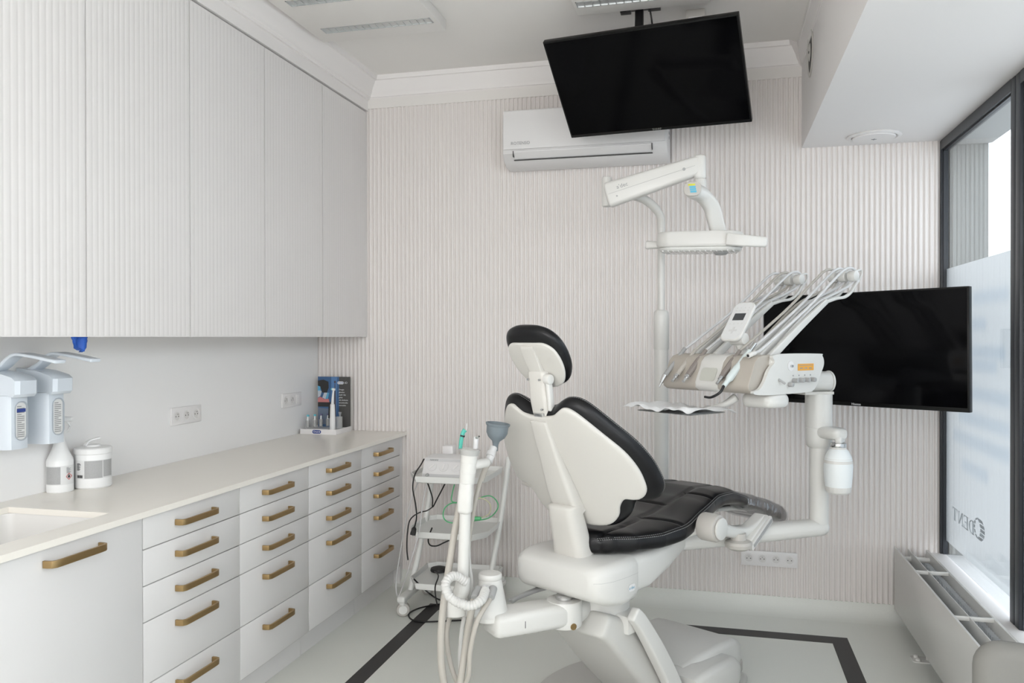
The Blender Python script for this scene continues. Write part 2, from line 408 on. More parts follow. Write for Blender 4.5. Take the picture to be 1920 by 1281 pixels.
# seen from inside the word runs right to left: D E N T at falling u
def letter(polys, u, w, z0, h):
    for pl in polys: stroke(bm, [(u+(1-x)*w-w, z0+y*h) for x, y in pl][::1], X)
# glyphs drawn the ordinary way round (x to the right seen from the street); street side looks along -X so +Y is its right hand
def glyph(polys, y0, w, z0, h):
    for pl in polys: stroke(bm, [(y0+x*w, z0+y*h) for x, y in pl], X)
q = .13
Tg = [[(0, 1), (1, 1), (1, .8), (.93, .93), (.6, .95), (.4, .95), (.07, .93), (0, .8)], [(.4, .05), (.6, .05), (.6, .95), (.4, .95)], [(.25, 0), (.75, 0), (.75, .05), (.25, .05)]]
Ng = [[(.1, 0), (.16, 0), (.16, 1), (.1, 1)], [(.84, 0), (.9, 0), (.9, 1), (.84, 1)], [(0, 1), (.25, 1), (.88, .12), (.88, 0), (.8, 0)], [(0, 0), (.3, 0), (.3, .04), (0, .04)], [(.72, .96), (1, .96), (1, 1), (.72, 1)]]
Eg = [[(.1, 0), (.3, 0), (.3, 1), (.1, 1)], [(0, 0), (.9, 0), (.95, .25), (.8, .06), (0, .05)], [(0, .95), (.8, .94), (.92, .78), (.9, 1), (0, 1)], [(.3, .47), (.65, .47), (.65, .53), (.3, .53)]]
Dg = [[(.1, 0), (.3, 0), (.3, 1), (.1, 1)], [(0, .95), (.5, .95), (.78, .75), (.8, .5), (.78, .25), (.5, .05), (0, .05), (0, 0), (.55, 0), (.9, .2), (1, .5), (.9, .8), (.55, 1), (0, 1)]]
# D nearest the emblem (small y), T farthest (large y)
for g, y0 in ((Dg, 4.165), (Eg, 4.255), (Ng, 4.34), (Tg, 4.44)): glyph(g, y0, .08, .583, .062)
# striped round emblem
for k in range(5):
    za = -.05+.1*k/5+.003; zb = -.05+.1*(k+1)/5-.003
    zs = [za+(zb-za)*i/5 for i in range(6)]; c = 4.09
    def xo(z): return .078*math.sqrt(max(0, 1-(z/.0505)**2))
    def xi(z): return .040*math.sqrt(max(0, 1-(z/.040)**2)) if abs(z) < .040 else 0
    for i in range(5):
        z, z2 = zs[i], zs[i+1]; o = .022
        if xi(z) > 0 or xi(z2) > 0:
            stroke(bm, [(c-xo(z), .628+z), (c+o-xi(z), .628+z), (c+o-xi(z2), .628+z2), (c-xo(z2), .628+z2)], X)
            if c+o+xi(z) < c+xo(z)-.002: stroke(bm, [(c+o+xi(z), .628+z), (c+xo(z), .628+z), (c+xo(z2), .628+z2), (c+o+xi(z2), .628+z2)], X)
        else: stroke(bm, [(c-xo(z), .628+z), (c+xo(z), .628+z), (c+xo(z2), .628+z2), (c-xo(z2), .628+z2)], X)
part('film_lettering', bm, logom, w1)
# outside
bm = NB(); box(bm, 1.166, 1.345, 4.64, 4.9, -.3, 2.9); ribs(bm, .165, .004, f=lambda u, d, z: V((1.172+u, 4.638-d, z)), z0=-.2, z1=2.485, pitch=.02); struct('wall_outside_reveal', bm, facade)
struct('wall_outside_lintel', B(1.166, 1.36, -1.7, 4.64, 2.49, 2.9), facade2)
struct('wall_outside_sill', B(1.245, 1.40, -1.7, 4.64, .1, .36), soffp)
struct('ground', B(1.5, 60, -40, 40, -.35, -.2), pave)

# ------------------------------------------------------------------ wall cabinets
UY = [1.74, 2.351, 2.919, 3.489, 4.076, 4.66]
lab = ['nearest the camera, with the blue glove under its edge', 'second from the camera', 'middle one of the row', 'second from the far wall', 'farthest one, touching the ribbed far wall']
for i in range(5):
    y0, y1 = UY[i], UY[i+1]
    r = thing('wall_cabinet', 'tall white ribbed wall cabinet, '+lab[i], 'wall cabinet', (-2.26, (y0+y1)/2, 1.505), group='wall cabinets with ribbed doors')
    part('carcass', B(LX+.002, -2.112, y0+.001, y1-.001, 1.511, 2.888), carc, r)
    bm = NB(); g = .0022
    box(bm, -2.11, -2.092, y0+g, y1-g, 1.503, 2.884)
    ribs(bm, y1-y0-2*g-.004, .0006, f=lambda u, d, z: V((-2.0915+d, y0+g+.002+u, z)), z0=1.507, z1=2.880, gap=.004, pitch=.0268)
    part('door', bm, ribdoor, r, smooth=50)

# ------------------------------------------------------------------ base cabinets
BY = [1.50, 2.338, 2.908, 3.478, 4.066, 4.615]
rows = [(.789, .900), (.666, .789), (.544, .666), (.331, .544), (.117, .331)]
FX = -1.86
def handle(parent, yc, z, L=.215):
    bm = NB(); pr = FX+.002
    pts = [V((pr, yc-L/2, z)), V((pr+.014, yc-L/2, z)), V((pr+.026, yc-L/2+.003, z)), V((pr+.032, yc-L/2+.013, z)), V((pr+.033, yc-L/2+.03, z)),
           V((pr+.033, yc+L/2-.03, z)), V((pr+.032, yc+L/2-.013, z)), V((pr+.026, yc+L/2-.003, z)), V((pr+.014, yc+L/2, z)), V((pr, yc+L/2, z))]
    bar(bm, pts, .009, .021, rad=.12, sm=0, endr=0)
    return part('handle', bm, brass, parent, label='brass bar handle')
ul = ['nearest to the sink', 'second from the sink', 'third from the sink', 'at the far end by the ribbed wall']
r = thing('sink_cabinet', 'white base cabinet under the sink with one tall front and a brass handle', 'base cabinet', (-2.15, 1.92, 0))
part('carcass', B(LX+.002, -1.882, 1.5, 2.336, .10, .55), carc, r)
d = part('door', B(-1.88, FX, 1.502, 2.335, .117, .899, bev=.0012), lacq, r); handle(d, 2.03, .855)
part('plinth', B(-2.0, -1.905, 1.5, 2.336, 0, .098), lacq, r)
for i in range(1, 5):
    y0, y1 = BY[i], BY[i+1]
    r = thing('drawer_cabinet', 'white base cabinet with five brass handled drawers, '+ul[i-1], 'base cabinet', (-2.15, (y0+y1)/2, 0), group='base cabinets with five drawers')
    part('carcass', B(LX+.002, -1.882, y0+.002, y1-.002, .10, .902), carc, r)
    part('plinth', B(-2.0, -1.905, y0+.002, y1-.002, 0, .098), lacq, r)
    for z0, z1 in rows:
        d = part('drawer', B(-1.88, FX, y0+.0018, y1-.0018, z0+.0018, z1-.0018, bev=.0012), lacq, r); handle(d, (y0+y1)/2-.01, z1-.053)
part('filler_panel', B(LX+.002, FX-.004, 4.617, WY-.012, .0, .900), lacq, label='white filler panel between the last drawers and the ribbed wall', cat='filler panel')
# worktop with sink opening
bm = NB(); x0, x1, hx0, hx1, hy0, hy1 = LX+.001, -1.832, -2.335, -1.932, 1.62, 2.268
for a in ((x0, hx0, 1.2, WY-.011), (hx1, x1, 1.2, WY-.011), (hx0, hx1, 1.2, hy0), (hx0, hx1, hy1, WY-.011)): box(bm, a[0], a[1], a[2], a[3], .905, .925)
bmesh.ops.remove_doubles(bm, verts=bm.verts, dist=1e-5)
wt = thing('worktop', 'long cream worktop with a cut-out sink running over the base cabinets', 'worktop', (-2.13, 3, .905))
part('slab', bm, worktop, wt)
bm = NB(); n = []
for z, ins in ((.9045, 0), (.9, .001), (.76, .006), (.742, .02), (.738, .06)):
    n.append([V(((hx0+hx1)/2+x, (hy0+hy1)/2+y, z)) for x, y in rrect(hx1-hx0+.004-2*ins, hy1-hy0+.004-2*ins, .03)])
loft(bm, n, cap=False); bm.faces.new([bm.verts.new(p) for p in n[-1]]); bmesh.ops.remove_doubles(bm, verts=bm.verts, dist=1e-5)
outr = [[V(((hx0+hx1)/2+x, (hy0+hy1)/2+y, z)) for x, y in rrect(hx1-hx0+.04, hy1-hy0+.04, .04)] for z in (.9045, .72)]
loft(bm, [n[0], outr[0], outr[1]], cap=False); bm.faces.new([bm.verts.new(p) for p in outr[1]])
part('sink_basin', bm, sinkm, wt)

# ------------------------------------------------------------------ things on the worktop wall
def sockets(name, label, c, u, n_, up=(0, 0, 1), gangs=3, kinds=None, group=None):
    """row of wall sockets; c centre on the wall, u along the row, n_ out of the wall"""
    kinds = kinds or ['s']*gangs; L = .071*gangs+.01; M = basis(c, u, up, n_)
    r = thing(name, label, 'wall socket', c)
    part('cover_frame', box(NB(), -L/2, L/2, -.0405, .0405, 0, .009, bev=.0025, M=M), socketp, r)
    for i, k in enumerate(kinds):
        x = (i-(gangs-1)/2)*.071
        if k == 's':
            b = NB(); t = NB(); lathe(t, [(.0275, .0092), (.0275, .0105), (.021, .0105), (.0195, .0035), (.0001, .003)], (x, 0, 0), seg=28, cap=False); merge(b, t, M)
            box(b, x-.0275, x+.0275, -.0275, -.027, .009, .0105, M=M)
            i_ = part('socket_insert', b, socketp, r)
            t = NB(); lathe(t, [(.0195, .0092), (.0001, .0092)], (x, 0, 0), cap=False); merge(b := NB(), t, M); part('socket_well', b, wellm, i_)
            b = NB()
            for q_ in (-1, 1): t = NB(); lathe(t, [(.0027, .0092), (.0027, .0098)], (x+q_*.0095, -.001, 0), seg=10); merge(b, t, M)
            part('socket_hole', b, holem, i_)
            t = NB(); lathe(t, [(.0025, .009), (.0022, .017)], (x, .0095, 0), seg=10); merge(b := NB(), t, M); part('earth_pin', b, metalp, i_)
        else:
            part('blank_cover', box(NB(), x-.0275, x+.0275, -.0275, .0275, .009, .0115, bev=.001, M=M), socketp, r)
    return r
sockets('wall_socket', 'triple white wall socket on the splashback between the wipes tub and the toothbrush stand', (LX, 3.349, 1.136), (0, 1, 0), (1, 0, 0), gangs=3)
sockets('wall_socket', 'double white wall socket with blank cover on the splashback behind the toothbrush stand', (LX, 4.33, 1.134), (0, 1, 0), (1, 0, 0), gangs=3, kinds=['s', 's', 'b'])
sockets('wall_socket', 'quadruple white wall socket low on the ribbed wall', (.275, WY-.0105, .287), (1, 0, 0), (0, -1, 0), gangs=4)

def ysec(pts, y0, y1, bm=None):
    bm = bm or NB(); return prism(bm, pts, lambda x, z: V((x, y0, z)), lambda x, z: V((x, y1, z)))
def dispenser(yc, label, blue, dz=0):
    r = thing('soap_dispenser', label, 'soap dispenser', (LX, yc, 1.12+dz), group='dispensers over the sink')
    z = 1.12+dz; hw = .045
    b = NB(); loft(b, [[V((LX+.006+x, yc+sg, zz)) for x, sg in [(0, -hw), (.11, -hw), (.128, -hw+.012), (.134, 0), (.128, hw-.012), (.11, hw), (0, hw)]] for zz in (z+.003, z+.185)])
    part('housing', b, dispm, r)
    b = NB(); prof = [(0, z+.186), (.138, z+.186), (.155, z+.18), (.165, z+.19), (.166, z+.235), (.15, z+.247), (.09, z+.262), (.0, z+.272)]
    for s0 in (0,):
        a = [[V((LX+.006+x*k, yc+y, zz)) for x, zz in prof] for y, k in ((-hw-.001, .94), (-hw+.012, 1), (hw-.012, 1), (hw+.001, .94))]
        loft(b, a)
    part('hood', b, dispm, r)
    b = NB(); bar(b, [(LX+.03, yc, z+.262), (LX+.075, yc, z+.285), (LX+.13, yc, z+.322), (LX+.2, yc, z+.318), (LX+.30, yc, z+.30)], [.05, .055, .06, .05], [.02, .012, .010, .012], up=(0, 0, 1)); part('elbow_lever', b, dispm, r)
    # window in the front with bottle behind
    b = NB(); o = rrect(.052, .135, .025, 6); prism(b, o, lambda y, zz: V((LX+.1385, yc+.004+y, z+.098+zz)), lambda y, zz: V((LX+.1405, yc+.004+y, z+.098+zz))); part('window_slot', b, dispg, r)
    b = NB(); o = rrect(.040, .125, .018, 6); prism(b, o, lambda y, zz: V((LX+.141, yc-.001+y, z+.098+zz)), lambda y, zz: V((LX+.1425, yc-.001+y, z+.098+zz))); lb = part('bottle_label', b, labelm, r)
    b = NB()
    for k in range(16):
        w_ = .030 if k % 4 else .018; box(b, LX+.1426, LX+.143, yc-.018, yc-.018+w_, z+.146-k*.0068, z+.149-k*.0068)
    part('label_text', b, txtg, lb)
    if blue: part('label_band', B(LX+.1426, LX+.1432, yc-.019, yc+.017, z+.128, z+.14), txtb, lb)
    part('wall_plate', B(LX+.001, LX+.0065, yc-.04, yc+.04, z, z+.27), dispg, r)
dispenser(2.275, 'pale grey elbow-lever soap dispenser with blue label band, cut by the left picture edge', True)
dispenser(2.435, 'pale grey elbow-lever dispenser with all-grey label, above the spray bottle', False)

# spray bottle
sb = (-2.385, 2.545)
r = thing('spray_bottle', 'white spray bottle with a red hazard diamond, standing left of the wipes tub', 'spray bottle', (*sb, .925))
b = NB(); lathe(b, [(.043, 0), (.046, .004), (.046, .115), (.0445, .122), (.036, .14), (.025, .165), (.0175, .195), (.014, .225), (.014, .235)], (*sb, .925), seg=36); part('bottle', b, bottlep, r)
b = NB(); lathe(b, [(.016, .235), (.016, .258), (.013, .262)], (*sb, .925)); bar(b, [(sb[0]-.02, sb[1]-.012, 1.195), (sb[0]+.035, sb[1]+.02, 1.195)], .02, [.026, .018]); hd_ = part('spray_head', b, bottlep, r)
b = NB(); bar(b, [(sb[0]+.02, sb[1]+.012, 1.188), (sb[0]+.028, sb[1]+.018, 1.17), (sb[0]+.022, sb[1]+.014, 1.148)], .012, .006); part('trigger', b, bottlep, hd_)
def wrap_label(r, c, R, z0, z1, a0, a1, m, name='label', n=14, parent=None):
    b = NB(); loft(b, [[V((c[0]+rr*math.cos(a0+(a1-a0)*k/n), c[1]+rr*math.sin(a0+(a1-a0)*k/n), z)) for z, rr in ((z0, R-.0004), (z0, R+.0004), (z1, R+.0004), (z1, R-.0004))] for k in range(n+1)])
    return part(name, b, m, parent or r)
cd = math.atan2(-sb[1], -sb[0])   # facing the eye
ph = lambda d: math.radians(d)+cd
l_ = wrap_label(r, sb, .0463, .955, 1.025, ph(-75), ph(75), labelm)
wrap_label(r, sb, .0468, .958, 1.022, ph(-70), ph(2), labelg, 'text_block', parent=l_)
b = NB()
M = basis((sb[0]+.0475*math.cos(ph(38)), sb[1]+.0475*math.sin(ph(38)), .985), (-math.sin(ph(38)), math.cos(ph(38)), 0), (0, 0, 1))
for k in range(4):
    a = PI/4+k*PI/2; t = NB(); box(t, -.0085, .0085, .0075, .009, 0, .0006); merge(b, t, M @ Matrix.Rotation(a, 4, 'Z'))
part('hazard_diamond', b, mat('red_print', (.55, .03, .03), .5), l_)
b = NB(); lathe(b, [(.0045, 0), (.0045, .0006)], (0, -.001, 0)); prism(b, [(-.0035, 0), (.0035, 0), (0, .009)], lambda x, y: V((x, y, 0)), lambda x, y: V((x, y, .0006))); b.transform(M); part('flame_symbol', b, txtd, l_)
b = NB()
for k in range(7): t = NB(); box(t, -.010, (-.001, .008, .004, .009, .002, .009, .006)[k], .032-k*.0032, .0335-k*.0032, 0, .0004); merge(b, t, M)
part('small_print', b, txtg, l_)

wb = (-2.335, 2.655)
r = thing('wipes_tub', 'round white disinfectant wipes tub with grey printed label and pop-up lid', 'wipes tub', (*wb, .925))
b = NB(); lathe(b, [(.060, 0), (.066, .006), (.066, .125), (.064, .130)], (*wb, .925), seg=44); part('tub', b, bottlep, r)
b = NB(); lathe(b, [(.064, .130), (.068, .133), (.068, .150), (.064, .154), (.030, .157), (.026, .163), (.001, .163)], (*wb, .925), seg=44); ld = part('lid', b, bottlep, r)
b = NB(); bar(b, [(wb[0]-.01, wb[1]-.03, 1.088), (wb[0]-.005, wb[1]-.012, 1.105), (wb[0]+.01, wb[1]+.022, 1.112)], .018, .006); part('flip_cap', b, bottlep, ld)
l_ = wrap_label(r, wb, .0663, .965, 1.035, math.atan2(-wb[1], -wb[0])-1.1, math.atan2(-wb[1], -wb[0])+1.3, labelm)
c2 = math.atan2(-wb[1], -wb[0])
wrap_label(r, wb, .0668, .967, 1.033, c2-.45, c2+.5, labelg, 'text_block', parent=l_); wrap_label(r, wb, .0668, .970, 1.033, c2+.55, c2+1.2, labelg, 'text_block', parent=l_)
b = NB(); a = c2-.72; M = basis((wb[0]+.067*math.cos(a), wb[1]+.067*math.sin(a), 1.0), (-math.sin(a), math.cos(a), 0), (0, 0, 1))
for k, w_ in enumerate((.012, .016, .008, .014, .009, .013, .01)): t = NB(); box(t, -.012, -.012+w_, .022-k*.004, .0245-k*.004, 0, .0005); merge(b, t, M)
for k in range(9): t = NB(); box(t, -.012+k*.0026, -.0108+k*.0026+(k % 3)*.0004, -.031, -.02, 0, .0005); merge(b, t, M)
part('small_print', b, txtd, l_)

# toothbrush display stand, its board stands along the ribbed wall
r = thing('display_stand', 'white toothbrush display stand with a dark blue printed backboard', 'display stand', (-2.30, 4.50, .925))
sx0, sx1, sy0, sy1 = -2.41, -2.175, 4.40, 4.61
b = NB(); loft(b, [[V(((sx0+sx1)/2+x*k_, (sy0+sy1)/2+y*k_, z)) for x, y in rrect(sx1-sx0, sy1-sy0, .003, 2)] for z, k_ in ((.9255, 1), (.956, 1), (.956, .97), (.949, .968))]); part('tray', b, socketp, r)
bx0, bx1, bz0, bz1, by = -2.395, -2.18, .949, 1.258, 4.600
part('backboard', B(bx0, bx1, by, by+.006, bz0, bz1), mat('board_charcoal', (.075, .072, .068), .45), r)
FB = by-.0006
def face(name, polys, m, off=0, pr=None):
    b = NB()
    for pl in polys: prism(b, pl, lambda x, z: V((bx0+x*(bx1-bx0), FB-off, bz0+z*(bz1-bz0))), lambda x, z: V((bx0+x*(bx1-bx0), FB-off+.0005, bz0+z*(bz1-bz0))))
    return part(name, b, m, pr or r)
face('blue_panel', [[(0, 0), (.66, 0), (.66, 1), (0, 1)]], mat('print_blue', (.055, .13, .27), .45))
face('print_glow', [[(.42, 0), (.58, 0), (.6, 1), (.42, 1)]], mat('print_bright_blue', (.10, .22, .44), .45), .0005)
face('print_band', [[(0, .40), (.4, .40), (.4, .50), (0, .50)]], mat('print_black', (.03, .03, .03), .45), .001)
face('print_dark_shape', [[(0, .92), (.18, .94), (.33, .90), (.34, .78), (.28, .68), (.14, .68), (.10, .76), (0, .80)]], mat('print_black', (.03, .03, .03), .45), .001)
face('print_gum', [[(0, .49), (.36, .49), (.34, .56), (.2, .55), (.08, .6), (0, .57)]], mat('print_pink', (.60, .22, .22), .45), .0015)
face('print_teeth', [[(0, .58), (.08, .61), (.12, .7), (0, .8)], [(.14, .58), (.24, .55), (.3, .68), (.2, .68)]], mat('print_pale', (.55, .6, .66), .45), .002)
face('print_bristle', [[(0, .72), (.09, .72), (.08, .8), (0, .82)]], mat('print_cyan', (.12, .40, .62), .45), .0025)
face('print_bristle', [[(.24, .56), (.32, .56), (.36, .68), (.3, .68)]], mat('print_cyan', (.12, .40, .62), .45), .0025)
face('print_brush', [[(.505, .2), (.57, .2), (.56, .56), (.545, .86), (.525, .86), (.51, .56)], [(.51, .87), (.56, .87), (.56, .92), (.51, .92)]], mat('print_brush_dark', (.09, .075, .09), .45), .001)
face('print_counter', [[(0, .05), (.4, .05), (.4, .36), (0, .38)]], mat('print_slate', (.16, .20, .27), .45), .001)
face('print_badge', [[(.64, .30), (.74, .30), (.70, .19), (.68, .19)], [(.65, .12), (.68, .14), (.72, .12), (.72, .09), (.68, .06), (.65, .09)]], mat('print_grey', (.45, .45, .47), .45), .001)
M = basis((bx0+.71*(bx1-bx0), FB-.001, bz0+.88*(bz1-bz0)), (1, 0, 0), (0, 0, 1))
b = NB(); prism(b, rrect(.042, .017, .008, 5), lambda x, y: M @ V((x, y, 0)), lambda x, y: M @ V((x, y, .0006))); part('logo_plate', b, txtw, r)
part('logo', text(NB(), 'Oral-B', .013, M @ Matrix.Translation((0, 0, .001)), .0003), txtb, r)
part('logo', text(NB(), 'iO', .018, M @ Matrix.Translation((.037, 0, .001)), .0003), txtw, r)
b = NB()
for k, s_ in enumerate(('Drogie', 'głowice', 'stadi i faz', 'gdzie', 'się doskona', 'szczoteczka', 'manualna')): text(b, s_, .0125, basis((bx0+.655*(bx1-bx0), FB-.001, bz0+(.745-.052*k)*(bz1-bz0)), (1, 0, 0), (0, 0, 1)), .0003, 'LEFT')
part('slogan_text', b, txtw, r)
M = basis((-2.30, sy0-.0006, .941), (1, 0, 0), (0, 0, 1)); b = NB(); prism(b, rrect(.056, .021, .010, 5), lambda x, y: M @ V((x, y, 0)), lambda x, y: M @ V((x, y, .0006))); part('logo_plate', b, txtb, r)
part('logo', text(NB(), 'Oral-B', .016, M @ Matrix.Translation((0, 0, .0008)), .0003), txtw, r)
part('clear_holder', lathe(NB(), [(.021, 0), (.021, .075), (.019, .075), (.019, .004), (.001, .004)], (-2.205, 4.50, .949), seg=24), clearp, r)
# the standing toothbrush
r = thing('electric_toothbrush', 'white electric toothbrush with black button strip standing on the display stand', 'toothbrush', (-2.225, 4.455, .949))
b = NB(); lathe(b, [(.0165, 0), (.0175, .003), (.0165, .06), (.015, .12), (.013, .15), (.0085, .155)], (-2.225, 4.455, .9495)); part('handle', b, bottlep, r)
b = NB(); tube(b, [(-2.225, 4.455, 1.103), (-2.222, 4.455, 1.15), (-2.218, 4.455, 1.19)], [.0085, .0045]); lathe(b, [(.007, -.004), (.0075, .012)], (-2.213, 4.455, 1.190), (-1, 0, .1), seg=16); h_ = part('brush_head', b, bottlep, r)
part('bristles', lathe(NB(), [(.0068, .012), (.0065, .02)], (-2.213, 4.455, 1.190), (-1, 0, .1), seg=16), bristle, h_)
part('button_strip', bar(NB(), [(-2.2420, 4.444, 1.02), (-2.2405, 4.445, 1.09)], .006, .010, up=(1, 0, 0)), blk, r)
for k, (x, y) in enumerate(((-2.385, 4.45), (-2.36, 4.49), (-2.34, 4.53), (-2.31, 4.56))):
    r = thing('brush_head_refill', 'spare brush head in a clear cup on the display stand, '+('nearest the camera', 'second from the camera', 'third from the camera', 'closest to the backboard')[k], 'brush head', (x, y, .957), group='spare brush heads')
    part('neck', tube(NB(), [(x, y, .962), (x, y, 1.0), (x+.002, y, 1.03)], [.006, .0035], sm=2), bottlep, r)
    b = lathe(NB(), [(.006, 0), (.006, .012)], (x+.008, y, 1.03), (-1, 0, 0), seg=12); part('bristles', b, bristle if k < 2 else mat('bristle_dark', (.12, .12, .22), .5), r)
    part('clear_cup', lathe(NB(), [(.011, 0), (.011, .045), (.0098, .045), (.0098, .002), (.001, .002)], (x, y, .9575), seg=16), clearp, r)

# blue glove caught in the wall cabinet
b = NB(); gl = []
for k in range(9):
    f = k/8; z = 1.512-.058*f; hw = .033*(1 if f < .5 else math.sqrt(max(.03, 1-((f-.5)/.5)**2.4)))
    gl.append([V((-2.118+.006*math.sin(9*a+3*f)*(.6+f)+(.009 if s_ else -.003), 2.342+.008*f+hw*(a*2-1)+.0015*math.sin(20*f), z+.004*math.cos(3*a)*f)) for a, s_ in [(i/10, 0) for i in range(11)]+[(1-i/10, 1) for i in range(11)]])
loft(b, gl); part('nitrile_glove', b, glovem, smooth=60, label='crumpled blue nitrile glove hanging out under the wall cabinets', cat='glove')

# ------------------------------------------------------------------ air conditioner
r = thing('air_conditioner', 'white split air conditioner mounted high on the ribbed wall', 'air conditioner', (-.74, WY, 2.5))
ax0, ax1 = -1.185, -.255
prof = [(.012, 2.775), (.16, 2.775), (.185, 2.765), (.195, 2.74), (.20, 2.62), (.195, 2.535), (.16, 2.50), (.10, 2.475), (.012, 2.47)]
b = NB(); loft(b, [[V((x, WY-.01-d*k, 2.62+(z-2.62)*k2)) for d, z in prof] for x, k, k2 in ((ax0, .82, .93), (ax0+.008, .95, .985), (ax0+.03, 1, 1), (ax1-.03, 1, 1), (ax1-.008, .95, .985), (ax1, .82, .93))])
part('housing', b, lacq, r)
b = NB(); pf = [(.202, 2.775), (.207, 2.77), (.208, 2.745), (.209, 2.60), (.206, 2.557), (.198, 2.557), (.198, 2.765)]
loft(b, [[V((x, WY-.01-d, z)) for d, z in pf] for x in (ax0+.018, ax1-.018)]); part('front_panel', b, lacq, r)
b = NB(); pf = [(.2035, 2.548), (.203, 2.54), (.172, 2.508), (.165, 2.512), (.198, 2.55)]
loft(b, [[V((x, WY-.01-d-.003, z-.002)) for d, z in pf] for x in (ax0+.075, ax1-.09)]); part('air_flap', b, lacq, r)
b = NB(); box(b, ax0+.07, ax1-.085, WY-.187, WY-.17, 2.500, 2.503); box(b, ax1-.087, ax1-.084, WY-.214, WY-.19, 2.515, 2.548); box(b, ax0+.070, ax0+.073, WY-.214, WY-.19, 2.515, 2.548); part('outlet_gap', b, txtd, r)
text(b := NB(), 'ROTENSO', .024, basis((ax0+.115, WY-.219, 2.588), (1, 0, 0), (0, 0, 1)), .0004); part('logo', b, txtg, r)
b = NB()
for k in range(4): box(b, ax1-.001, ax1+.001, WY-.15, WY-.12, 2.66-k*.026, 2.672-k*.026)
part('side_slots', b, txtg, r)

# ------------------------------------------------------------------ televisions
def tv(name, label, tl, tr, bl, th, logo, ls, brk):
    tl, tr, bl = V(tl), V(tr), V(bl); ux = (tr-tl).normalized(); uy = (tl-bl); uy = (uy-ux*uy.dot(ux)).normalized(); n = ux.cross(uy)
    Wd = (tr-tl).length; Hh = (tl-bl).length; c = tl+ux*Wd/2-uy*Hh/2; M = basis(c, ux, uy, n)
    r = thing(name, label, 'television', brk)
    part('casing', box(NB(), -Wd/2, Wd/2, -Hh/2, Hh/2, -th, 0, bev=.003, M=M), bezel, r)
    part('rear_cover', box(NB(), -Wd*.36, Wd*.36, -Hh*.42, Hh*.22, -th-.03, -th+.001, bev=.012, M=M), bezel, r)
    part('screen', box(NB(), -Wd/2+.008, Wd/2-.008, -Hh/2+.018, Hh/2-.008, 0, .0012, M=M), screenm, r)
    part('logo', text(NB(), logo, ls, M @ Matrix.Translation((0, -Hh/2+.009, .0006)), .0004), txtw if logo != 'SHARP' else metalp, r)
    return r, M, Wd, Hh
k = .95
def sc(p): p = V(p); return EYE+(p-EYE)*k
r, M, Wd, Hh = tv('ceiling_television', 'black flat television hung tilted from the ceiling above the chair', sc((-.856, 4.045, 2.990)), sc((.093, 3.845, 2.966)), sc((-.793, 4.455, 2.599)), .028, 'SHARP', .016, (-.36, 3.95, 2.7))
c = M @ V((0, Hh*.05, -.05)); top = V((-.36, 3.93, CZ))
b = NB(); box(b, top.x-.05, top.x+.05, top.y-.06, top.y+.06, CZ-.012, CZ, bev=.002); box(b, top.x-.09, top.x-.04, top.y-.02, top.y+.02, CZ-.04, CZ-.004, bev=.002); box(b, top.x+.04, top.x+.10, top.y-.02, top.y+.02, CZ-.035, CZ-.004, bev=.002); part('ceiling_plate', b, blk, r)
b = NB(); bar(b, [top, top+V((0, 0, -.07)), M @ V((-.02, Hh*.3, -.06))], .055, .04, up=(1, 0, 0), sm=0); bar(b, [M @ V((-.02, Hh*.42, -.06)), M @ V((-.02, -Hh*.2, -.06))], .07, .03, up=tuple((M @ V((0, 0, 1)))-(M @ V((0, 0, 0)))), sm=0); part('bracket', b, blk, r)
b = NB(); tube(b, [top+V((.05, -.02, -.03)), top+V((.06, 0, -.10)), M @ V((.05, Hh*.3, -.06))], .004); part('cable', b, blkrub, r)
b = NB(); box(b, -.08, .08, Hh*.1, Hh*.2, -.075, -.055, M=M); part('mount_plate', b, blk, r)
r, M, Wd, Hh = tv('wall_television', 'black flat television on the ribbed wall beside the window', (.224, 4.281, 1.70), (1.000, 3.697, 1.708), (.222, 4.281, 1.180), .03, 'Hisense', .014, (.6, 4.3, 1.2))
b = NB(); bar(b, [V((.75, WY-.02, 1.44)), V((.55, 4.35, 1.44)), M @ V((0, 0, -.05))], .05, .05, sm=0); box(b, .62, .88, WY-.02, WY-.0105, 1.34, 1.54, bev=.003); part('wall_bracket', b, blk, r)
# plug and socket box at the ceiling
r = thing('ceiling_socket_box', 'small cream surface socket box at the ceiling beside the television mount', 'socket box', (.0, 4.05, 3.0))
bx = at(1304, 30, Y=4.1); M = Matrix.Translation(V((bx.x, 4.1, CZ)))
part('box', box(NB(), -.045, .045, -.04, .04, -.10, 0, bev=.004, M=M), plast2, r); part('socket_insert', box(NB(), -.032, .032, -.043, -.039, -.092, -.036, bev=.002, M=M), socketp, r)
b = NB(); lathe(b, [(.02, 0), (.022, .006), (.015, .02), (.009, .04), (.004, .05)], (bx.x, 4.058, CZ-.055), (0, -.4, -1), seg=20); part('plug', b, blkrub, r)

